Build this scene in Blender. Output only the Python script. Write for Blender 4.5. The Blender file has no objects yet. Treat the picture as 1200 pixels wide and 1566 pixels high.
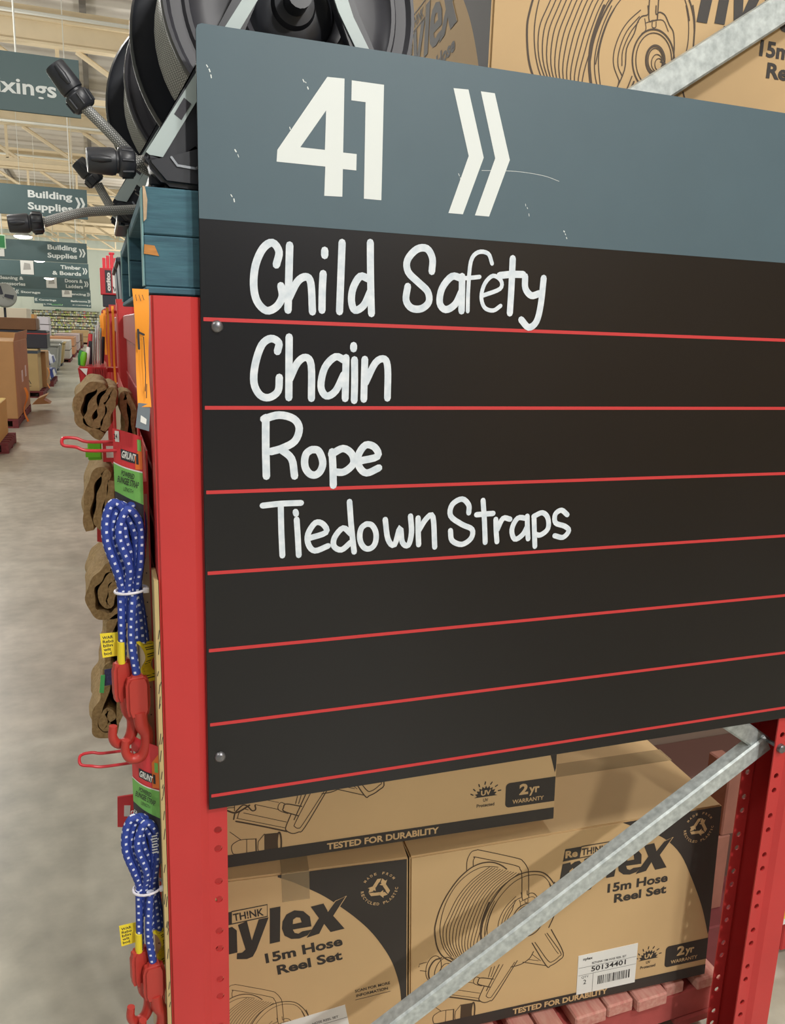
import bpy, bmesh, math, random
from mathutils import Matrix, Vector
random.seed(7)
R = math.radians
SC = bpy.context.scene
COL = SC.collection

# ------------------------------------------------------------------ camera, light, exposure
cam_data = bpy.data.cameras.new('camera')
cam = bpy.data.objects.new('camera', cam_data)
COL.objects.link(cam)
cam_data.sensor_fit = 'VERTICAL'
cam_data.sensor_height = 36.0
cam_data.lens = 1244.05 / 1566 * 36.0
cam_data.clip_start = 0.02
cam_data.clip_end = 400
_c0 = Vector((0.94273549, -0.33185185, 0.0335283))
_c1 = Vector((-0.0414051, -0.21618102, -0.97547495))
_c2 = Vector((0.33096135, 0.91822661, -0.21754188))
_m = Matrix(((_c0.x, -_c1.x, -_c2.x, -0.1417), (_c0.y, -_c1.y, -_c2.y, -1.2522), (_c0.z, -_c1.z, -_c2.z, 1.80), (0, 0, 0, 1)))
cam.matrix_world = _m
SC.camera = cam

world = bpy.data.worlds.new('world')
SC.world = world
world.use_nodes = True
bg = world.node_tree.nodes['Background']
bg.inputs['Color'].default_value = (0.93, 0.96, 1.0, 1)
bg.inputs['Strength'].default_value = 0.20

SC.view_settings.view_transform = 'Standard'
SC.view_settings.look = 'None'
SC.view_settings.gamma = 1.0
SC.view_settings.use_curve_mapping = False
SC.view_settings.exposure = 0.08


def lamp_light(x, y, z, power, size=0.28, col=(1.0, 0.982, 0.945)):
    d = bpy.data.lights.new('highbay_light', 'POINT')
    d.shadow_soft_size = size
    d.energy = power
    d.color = col
    o = bpy.data.objects.new('highbay_light', d)
    COL.objects.link(o)
    o.location = (x, y, z)
    return o


# highbay lamps of the hall: rows over the main aisle, the cross aisle and the bays either side
for _x, _y, _z, _p in ((-3.6, -2.0, 6.2, 330), (2.4, -3.4, 6.2, 560), (2.9, -8.5, 6.2, 1450), (-2.6, 5.0, 6.2, 330), (-2.9, 12.0, 6.2, 400), (-4.5, 20.0, 6.2, 460), (3.4, 3.2, 6.2, 240),
                       (-6.0, 28.0, 6.2, 560), (3.2, 24.0, 6.2, 420), (-7.5, 40.0, 6.2, 800), (3.5, 40.0, 6.2, 600), (-10.0, 56.0, 6.2, 1100), (4.0, 56.0, 6.2, 800), (-12.0, 72.0, 6.2, 1500), (5.0, 74.0, 6.2, 1400)):
    lamp_light(_x, _y, _z, _p)


# ------------------------------------------------------------------ materials
def srgb(r, g, b):
    f = lambda c: (c / 12.92 if c <= 0.04045 else ((c + 0.055) / 1.055) ** 2.4)
    return (f(r / 255), f(g / 255), f(b / 255), 1)


MATS = {}


def mat(name, col, rough=0.6, metal=0.0, var=0.0, scale=30.0, bump=0.0, spec=0.5, alpha=1.0, emit=None, stretch=None, col2=None):
    if name in MATS:
        return MATS[name]
    m = bpy.data.materials.new(name)
    m.use_nodes = True
    nt = m.node_tree
    b = nt.nodes['Principled BSDF']
    b.inputs['Base Color'].default_value = col
    b.inputs['Roughness'].default_value = rough
    b.inputs['Metallic'].default_value = metal
    b.inputs['Specular IOR Level'].default_value = spec
    b.inputs['Alpha'].default_value = alpha
    if emit:
        b.inputs['Emission Color'].default_value = col
        b.inputs['Emission Strength'].default_value = emit
    if var or bump or col2:
        tc = nt.nodes.new('ShaderNodeTexCoord')
        mp = nt.nodes.new('ShaderNodeMapping')
        nt.links.new(tc.outputs['Object'], mp.inputs['Vector'])
        if stretch:
            mp.inputs['Scale'].default_value = stretch
        no = nt.nodes.new('ShaderNodeTexNoise')
        no.inputs['Scale'].default_value = scale
        no.inputs['Detail'].default_value = 5
        nt.links.new(mp.outputs['Vector'], no.inputs['Vector'])
        if var or col2:
            cr = nt.nodes.new('ShaderNodeValToRGB')
            cr.color_ramp.elements[0].position = 0.3
            cr.color_ramp.elements[1].position = 0.7
            c2 = col2 or tuple(min(1, c * (1 + var)) for c in col[:3]) + (1,)
            c1 = col if col2 else tuple(c * (1 - var) for c in col[:3]) + (1,)
            cr.color_ramp.elements[0].color = c1
            cr.color_ramp.elements[1].color = c2
            nt.links.new(no.outputs['Fac'], cr.inputs['Fac'])
            nt.links.new(cr.outputs['Color'], b.inputs['Base Color'])
        if bump:
            bp = nt.nodes.new('ShaderNodeBump')
            bp.inputs['Strength'].default_value = bump
            bp.inputs['Distance'].default_value = 0.003
            nt.links.new(no.outputs['Fac'], bp.inputs['Height'])
            nt.links.new(bp.outputs['Normal'], b.inputs['Normal'])
    MATS[name] = m
    return m


def uv_fleck_mat(name, base, fleck, nu, nv, fu, fv, rough=0.6, stagger=0.5):
    """flecks woven into a cord or braid: u runs along the tube in metres, v around it"""
    m = bpy.data.materials.new(name)
    m.use_nodes = True
    nt = m.node_tree
    b = nt.nodes['Principled BSDF']
    b.inputs['Roughness'].default_value = rough
    uv = nt.nodes.new('ShaderNodeUVMap')
    sep = nt.nodes.new('ShaderNodeSeparateXYZ')
    nt.links.new(uv.outputs['UV'], sep.inputs['Vector'])

    def math_(op, a, bb):
        n = nt.nodes.new('ShaderNodeMath')
        n.operation = op
        for i, s in enumerate((a, bb)):
            if s is None:
                continue
            if isinstance(s, (int, float)):
                n.inputs[i].default_value = s
            else:
                nt.links.new(s, n.inputs[i])
        return n.outputs[0]
    v = math_('MULTIPLY', sep.outputs['Y'], nv)
    row = math_('FLOOR', v, None)
    u = math_('ADD', math_('MULTIPLY', sep.outputs['X'], nu), math_('MULTIPLY', row, stagger))
    a = math_('LESS_THAN', math_('FRACT', u, None), fu)
    c = math_('LESS_THAN', math_('FRACT', v, None), fv)
    k = math_('MULTIPLY', a, c)
    mx = nt.nodes.new('ShaderNodeMix')
    mx.data_type = 'RGBA'
    nt.links.new(k, mx.inputs['Factor'])
    mx.inputs['A'].default_value = base
    mx.inputs['B'].default_value = fleck
    nt.links.new(mx.outputs['Result'], b.inputs['Base Color'])
    MATS[name] = m
    return m


RED = mat('rack red paint', srgb(194, 55, 55), 0.45, var=0.05, scale=6)
RED_DARK = mat('beam red paint', srgb(170, 48, 50), 0.45, var=0.06, scale=8)
SLATE = mat('slate sign vinyl', srgb(77, 98, 108), 0.5, var=0.03, scale=9)
SIGN_SLATE = mat('hanging sign slate', srgb(74, 98, 100), 0.5)
BLACKBOARD = mat('blackboard laminate', srgb(14, 13, 17), 0.30, var=0.12, scale=4, spec=0.55)
LINE_RED = mat('ruled line red', srgb(200, 56, 58), 0.5)
WHITE_VINYL = mat('white vinyl', srgb(224, 230, 228), 0.5)
CHALK = mat('white chalk marker', srgb(202, 214, 224), 0.7, col2=srgb(232, 238, 244), scale=70)
KRAFT = mat('kraft cardboard', srgb(200, 168, 122), 0.7, var=0.04, scale=4, bump=0.04)
KRAFT2 = mat('plain brown cardboard', srgb(178, 136, 88), 0.75, var=0.06, scale=3)
KRAFT3 = mat('pale brown cardboard', srgb(190, 168, 118), 0.75, var=0.05, scale=3)
KRAFT_DK = mat('dark brown cardboard', srgb(128, 94, 66), 0.75, var=0.06, scale=3)
INK = mat('carton black ink', srgb(52, 47, 43), 0.55)
INK_LINE = mat('carton line ink', srgb(72, 56, 40), 0.6)
TAPE = mat('clear packing tape', srgb(190, 165, 125), 0.12, alpha=0.4, bump=0.6, scale=25)
PAPER = mat('white paper', srgb(228, 228, 224), 0.6)
PAPER_INK = mat('label ink', srgb(46, 44, 46), 0.6)
GALV = mat('galvanised steel', srgb(166, 174, 174), 0.45, metal=0.3, col2=srgb(206, 214, 213), scale=70)
ZINC = mat('zinc bolt', srgb(130, 130, 134), 0.35, metal=0.8, var=0.2, scale=120)
BLACK_PL = mat('black moulded plastic', srgb(44, 46, 52), 0.38, var=0.06, scale=20)
BLACK_PL2 = mat('charcoal moulded plastic', srgb(62, 62, 68), 0.42)
GREY_STRIP = mat('grey plastic inlay', srgb(176, 190, 190), 0.4)
CHROME = mat('satin chrome', srgb(200, 204, 208), 0.25, metal=0.9)
BLUE_WOOD = mat('worn blue pallet paint', srgb(70, 112, 126), 0.8, col2=srgb(58, 92, 108), scale=14, bump=0.5, stretch=(1, 3, 8))
BLUE_EDGE = mat('pale blue pallet paint', srgb(128, 168, 170), 0.8, var=0.12, scale=30)
WOOD_RAW = mat('raw grey timber', srgb(132, 122, 98), 0.85, var=0.2, scale=20, stretch=(1, 1, 6))
WOOD_ORANGE = mat('splintered timber', srgb(190, 130, 70), 0.85, var=0.2, scale=40, stretch=(1, 1, 8))
RED_WOOD = mat('faded red pallet timber', srgb(186, 118, 108), 0.85, col2=srgb(200, 150, 136), scale=16, bump=0.4, stretch=(6, 1, 6))
RED_WOOD2 = mat('red painted pallet timber', srgb(168, 76, 72), 0.85, var=0.12, scale=16)
MAROON = mat('maroon pallet timber', srgb(116, 52, 54), 0.85, var=0.12, scale=10)
HESSIAN = mat('hessian cloth', srgb(184, 156, 112), 0.95, col2=srgb(150, 124, 86), scale=160, bump=0.7)
ORANGE = mat('orange ticket card', srgb(248, 158, 44), 0.6)
GREEN_CARD = mat('green card print', srgb(122, 190, 96), 0.5)
RED_CARD = mat('red card print', srgb(214, 58, 66), 0.45)
ORANGE_CARD = mat('orange card print', srgb(232, 120, 50), 0.5)
DARK_CARD = mat('dark card print', srgb(52, 50, 58), 0.5)
YELLOW = mat('yellow warning tag', srgb(236, 212, 50), 0.5)
WHITE_PL = mat('white nylon', srgb(222, 218, 226), 0.4)
HOOK_RED = mat('red moulded plastic', srgb(178, 56, 48), 0.4)
WIRE_RED = mat('red coated wire', srgb(190, 42, 52), 0.3)
PEG_TAN = mat('tan fibreboard', srgb(178, 156, 128), 0.8, var=0.1, scale=30)
GREY_PL = mat('grey plastic', srgb(150, 152, 146), 0.5)
NAVY = mat('dark navy plastic', srgb(42, 46, 58), 0.5)
BLUEGREY = mat('blue grey plastic', srgb(54, 70, 84), 0.5)
LIME = mat('lime green plastic', srgb(110, 200, 40), 0.45)
GREEN_SIGN = mat('exit sign green', srgb(40, 120, 66), 0.5)
CREAM_STEEL = mat('cream roof steel', srgb(222, 205, 172), 0.55, var=0.04, scale=2)
WHITE_STEEL = mat('white painted steel', srgb(216, 216, 206), 0.5)
FOIL_DARK = mat('dark purlin gap', srgb(110, 104, 96), 0.7)
CORD = uv_fleck_mat('blue bungee cord', srgb(44, 66, 150), srgb(214, 220, 240), 76, 4, 0.30, 0.40, 0.7)
BRAID = uv_fleck_mat('braided grey hose', srgb(112, 113, 112), srgb(206, 207, 202), 300, 16, 0.5, 0.5, 0.45)


# ------------------------------------------------------------------ mesh helpers
class MB:
    def __init__(self):
        self.bm = bmesh.new()
        self.uv = self.bm.loops.layers.uv.new('UVMap')

    def face(self, vs, mi=0):
        try:
            f = self.bm.faces.new(vs)
            f.material_index = mi
            return f
        except ValueError:
            return None

    def box(self, x0, x1, y0, y1, z0, z1, mi=0, bevel=0.0, seg=1, M=None):
        c = [(x0, y0, z0), (x1, y0, z0), (x1, y1, z0), (x0, y1, z0), (x0, y0, z1), (x1, y0, z1), (x1, y1, z1), (x0, y1, z1)]
        v = [self.bm.verts.new(M @ Vector(p) if M else p) for p in c]
        fs = [self.face([v[i] for i in q], mi) for q in ((3, 2, 1, 0), (4, 5, 6, 7), (0, 1, 5, 4), (1, 2, 6, 5), (2, 3, 7, 6), (3, 0, 4, 7))]
        if bevel:
            es = list({e for f in fs for e in f.edges})
            r = bmesh.ops.bevel(self.bm, geom=es, offset=bevel, segments=seg, affect='EDGES', clamp_overlap=True)
            for f in r['faces']:
                f.material_index = mi
        return self

    def hexa(self, c, mi=0, bevel=0.0, seg=2):
        """eight corners: bottom four (ccw), top four"""
        v = [self.bm.verts.new(p) for p in c]
        fs = [self.face([v[i] for i in q], mi) for q in ((3, 2, 1, 0), (4, 5, 6, 7), (0, 1, 5, 4), (1, 2, 6, 5), (2, 3, 7, 6), (3, 0, 4, 7))]
        if bevel:
            es = list({e for f in fs for e in f.edges})
            bmesh.ops.bevel(self.bm, geom=es, offset=bevel, segments=seg, affect='EDGES', clamp_overlap=True)
        return self

    def prism(self, poly, F, d0, d1, mi=0, side=None, bevel=0.0, seg=2):
        """poly in face coordinates of frame F=(O,U,V,N), from height d0 to d1 along N"""
        O, U, V, N = F
        a = [self.bm.verts.new(O + U * p[0] + V * p[1] + N * d0) for p in poly]
        b = [self.bm.verts.new(O + U * p[0] + V * p[1] + N * d1) for p in poly]
        n = len(poly)
        area = sum(poly[i][0] * poly[(i + 1) % n][1] - poly[(i + 1) % n][0] * poly[i][1] for i in range(n))
        if area * U.cross(V).dot(N) * (1 if d1 > d0 else -1) < 0:
            a.reverse()
            b.reverse()
        fs = [self.face(b, mi), self.face(a[::-1], mi)]
        for i in range(n):
            fs.append(self.face([a[i], a[(i + 1) % n], b[(i + 1) % n], b[i]], mi if side is None else side))
        if bevel:
            es = list({e for f in fs if f for e in f.edges})
            bmesh.ops.bevel(self.bm, geom=es, offset=bevel, segments=seg, affect='EDGES', clamp_overlap=True)
        return self

    def fill(self, polys, F, d, mi=0):
        """flat ink: an outline with holes"""
        O, U, V, N = F
        es = []
        for poly in polys:
            vs = [self.bm.verts.new(O + U * p[0] + V * p[1] + N * d) for p in poly]
            for i in range(len(vs)):
                es.append(self.bm.edges.new((vs[i], vs[(i + 1) % len(vs)])))
        r = bmesh.ops.triangle_fill(self.bm, edges=es, use_beauty=True, normal=N)
        for g in r['geom']:
            if isinstance(g, bmesh.types.BMFace):
                g.material_index = mi
        return self

    def ribbon(self, pts, w, F, d, mi=0, caps=True, smooth=True):
        """a painted or printed stroke of width w along pts (face coordinates)"""
        O, U, V, N = F
        p = [Vector(q) for q in (catmull(pts, 4) if smooth and len(pts) > 2 else pts)]
        L, Rr = [], []
        for i, q in enumerate(p):
            t = (p[min(i + 1, len(p) - 1)] - p[max(i - 1, 0)])
            if t.length < 1e-9:
                t = Vector((1, 0))
            t.normalize()
            n = Vector((-t.y, t.x)) * w / 2
            L.append(q + n)
            Rr.append(q - n)
        mk = lambda q, e=0.0: self.bm.verts.new(O + U * q.x + V * q.y + N * (d + e))
        lv = [mk(q, 4e-6 * i) for i, q in enumerate(L)]
        rv = [mk(q, 4e-6 * i) for i, q in enumerate(Rr)]
        for i in range(len(p) - 1):
            self.face([lv[i], rv[i], rv[i + 1], lv[i + 1]], mi)
        if caps:
            for end, a, b in ((0, rv[0], lv[0]), (-1, lv[-1], rv[-1])):
                q = p[end]
                t = (p[1] - p[0]) * -1 if end == 0 else p[-1] - p[-2]
                if t.length < 1e-9:
                    continue
                t.normalize()
                n = Vector((-t.y, t.x))
                arc = [mk(q + (n * math.cos(s) + t * math.sin(s)) * w / 2, 0.0 if end == 0 else 4e-6 * (len(p) - 1)) for s in (R(45), R(90), R(135))]
                self.face([lv[0], arc[2], arc[1], arc[0], rv[0]] if end == 0 else [rv[-1], arc[2], arc[1], arc[0], lv[-1]], mi)
        return self

    def tube(self, pts, r, seg=8, mi=0, closed=False, caps=True, flat=1.0):
        p = [Vector(q) for q in pts]
        n = len(p)
        rs = r if isinstance(r, (list, tuple)) else [r] * n
        rings = []
        t0 = (p[1] - p[0]).normalized()
        up = Vector((0, 0, 1)) if abs(t0.z) < 0.9 else Vector((0, 1, 0))
        nrm = (up - t0 * up.dot(t0)).normalized()
        lens = [0.0]
        for i in range(n):
            if closed:
                t = (p[(i + 1) % n] - p[i - 1])
            else:
                t = p[min(i + 1, n - 1)] - p[max(i - 1, 0)]
            t.normalize()
            nrm = (nrm - t * nrm.dot(t))
            if nrm.length < 1e-6:
                nrm = Vector((0.3, 0.5, 0.8)) - t * Vector((0.3, 0.5, 0.8)).dot(t)
            nrm.normalize()
            bi = t.cross(nrm)
            rings.append([self.bm.verts.new(p[i] + (nrm * math.cos(2 * math.pi * k / seg) + bi * math.sin(2 * math.pi * k / seg) * flat) * rs[i]) for k in range(seg)])
            if i:
                lens.append(lens[-1] + (p[i] - p[i - 1]).length)
        rng = n if closed else n - 1
        for i in range(rng):
            a, b = rings[i], rings[(i + 1) % n]
            l0 = lens[i]
            l1 = lens[i + 1] if i + 1 < n else l0 + (p[0] - p[i]).length
            for k in range(seg):
                k2 = (k + 1) % seg
                f = self.face([a[k], a[k2], b[k2], b[k]], mi)
                if f:
                    for lp, u in zip(f.loops, ((l0, k / seg), (l0, (k + 1) / seg), (l1, (k + 1) / seg), (l1, k / seg))):
                        lp[self.uv].uv = u
        if caps and not closed:
            self.face(rings[0][::-1], mi)
            self.face(rings[-1], mi)
        return self

    def lathe(self, prof, seg=40, M=None, mi=0):
        """profile of (radius, height) turned about +z, then moved by M"""
        rings = []
        for r, z in prof:
            if r < 1e-6:
                v = self.bm.verts.new(M @ Vector((0, 0, z)) if M else (0, 0, z))
                rings.append([v])
            else:
                rings.append([self.bm.verts.new((M @ Vector((r * math.cos(2 * math.pi * k / seg), r * math.sin(2 * math.pi * k / seg), z))) if M else
                                                (r * math.cos(2 * math.pi * k / seg), r * math.sin(2 * math.pi * k / seg), z)) for k in range(seg)])
        for a, b in zip(rings, rings[1:]):
            for k in range(seg):
                k2 = (k + 1) % seg
                if len(a) == 1 and len(b) == 1:
                    continue
                if len(a) == 1:
                    self.face([a[0], b[k2], b[k]], mi)
                elif len(b) == 1:
                    self.face([a[k], a[k2], b[0]], mi)
                else:
                    self.face([a[k], a[k2], b[k2], b[k]], mi)
        return self

    def cyl(self, a, b, r, seg=16, mi=0):
        return self.tube([a, b], r, seg, mi)

    def text(self, s, F, x, z, w, h, d, mi=0, bold=0.0, rot=0.0, shear=0.0):
        """letters filling the box (x, z, w, h) of frame F"""
        vs, fs = glyphs(s, bold, shear)
        xs = [q[0] for q in vs]
        ys = [q[1] for q in vs]
        sx = w / max(1e-6, max(xs) - min(xs))
        sy = h / max(1e-6, max(ys) - min(ys)) if h else sx
        O, U, V, N = F
        c, sn = math.cos(rot), math.sin(rot)
        bv = []
        for q in vs:
            a, b = (q[0] - min(xs)) * sx, (q[1] - min(ys)) * sy
            bv.append(self.bm.verts.new(O + U * (x + a * c - b * sn) + V * (z + a * sn + b * c) + N * d))
        flip = U.cross(V).dot(N) < 0
        for f in fs:
            self.face([bv[i] for i in (f[::-1] if flip else f)], mi)
        return self

    def build(self, name, mats, parent=None, M=None, smooth=None):
        if not isinstance(mats, (list, tuple)):
            mats = [mats]
        loose = [v for v in self.bm.verts if not v.link_faces]
        if loose:
            bmesh.ops.delete(self.bm, geom=loose, context='VERTS')
        me = bpy.data.meshes.new(name)
        self.bm.to_mesh(me)
        self.bm.free()
        for m in mats:
            me.materials.append(m)
        if smooth:
            me.polygons.foreach_set('use_smooth', [True] * len(me.polygons))
            me.set_sharp_from_angle(angle=R(smooth))
        o = bpy.data.objects.new(name, me)
        COL.objects.link(o)
        if parent:
            o.parent = parent
        if M is not None:
            o.matrix_local = M
        return o


def catmull(pts, n=4):
    p = [Vector(q) for q in pts]
    out = []
    for i in range(len(p) - 1):
        a = p[i - 1] if i else p[0] * 2 - p[1]
        b, c = p[i], p[i + 1]
        d = p[i + 2] if i + 2 < len(p) else c * 2 - b
        for k in range(n):
            t = k / n
            out.append(0.5 * ((2 * b) + (c - a) * t + (2 * a - 5 * b + 4 * c - d) * t * t + (3 * b - a - 3 * c + d) * t ** 3))
    out.append(p[-1])
    return out


_G = {}


def glyphs(s, bold=0.0, shear=0.0):
    k = (s, bold, shear)
    if k not in _G:
        cu = bpy.data.curves.new('text', 'FONT')
        cu.body = s
        cu.offset = bold
        cu.shear = shear
        cu.resolution_u = 3
        cu.space_line = 0.85
        ob = bpy.data.objects.new('text', cu)
        COL.objects.link(ob)
        dg = bpy.context.evaluated_depsgraph_get()
        me = ob.evaluated_get(dg).to_mesh()
        _G[k] = ([tuple(v.co) for v in me.vertices], [tuple(p.vertices) for p in me.polygons])
        ob.evaluated_get(dg).to_mesh_clear()
        bpy.data.objects.remove(ob)
        bpy.data.curves.remove(cu)
    return _G[k]


def empty(name, label, cat, M=None, loc=None, group=None):
    o = bpy.data.objects.new(name, None)
    COL.objects.link(o)
    o.empty_display_size = 0.05
    if M is not None:
        o.matrix_world = M
    if loc is not None:
        o.location = loc
    return tag(o, label, cat, group)


def tag(o, label, cat, group=None):
    o['label'] = label
    o['category'] = cat
    if group:
        o['group'] = group
    return o


def struct(o):
    o['kind'] = 'structure'
    return o


def dup(root, label, loc=None, M=None, group=None):
    r = root.copy()
    COL.objects.link(r)
    if M is not None:
        r.matrix_world = M
    if loc is not None:
        r.location = loc
    r['label'] = label
    if group:
        r['group'] = group
    for ch in list(root.children):
        c = ch.copy()
        COL.objects.link(c)
        c.parent = r
        for g in list(ch.children):
            d = g.copy()
            COL.objects.link(d)
            d.parent = c
    return r


V3 = Vector
XZ = (V3((0, 0, 0)), V3((1, 0, 0)), V3((0, 0, 1)), V3((0, -1, 0)))          # a face that looks towards -y


def at(F, O):
    return (V3(O),) + F[1:]


def mm(ps, k=1e-4):
    return [(a * k, b * k) for a, b in ps]


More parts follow.
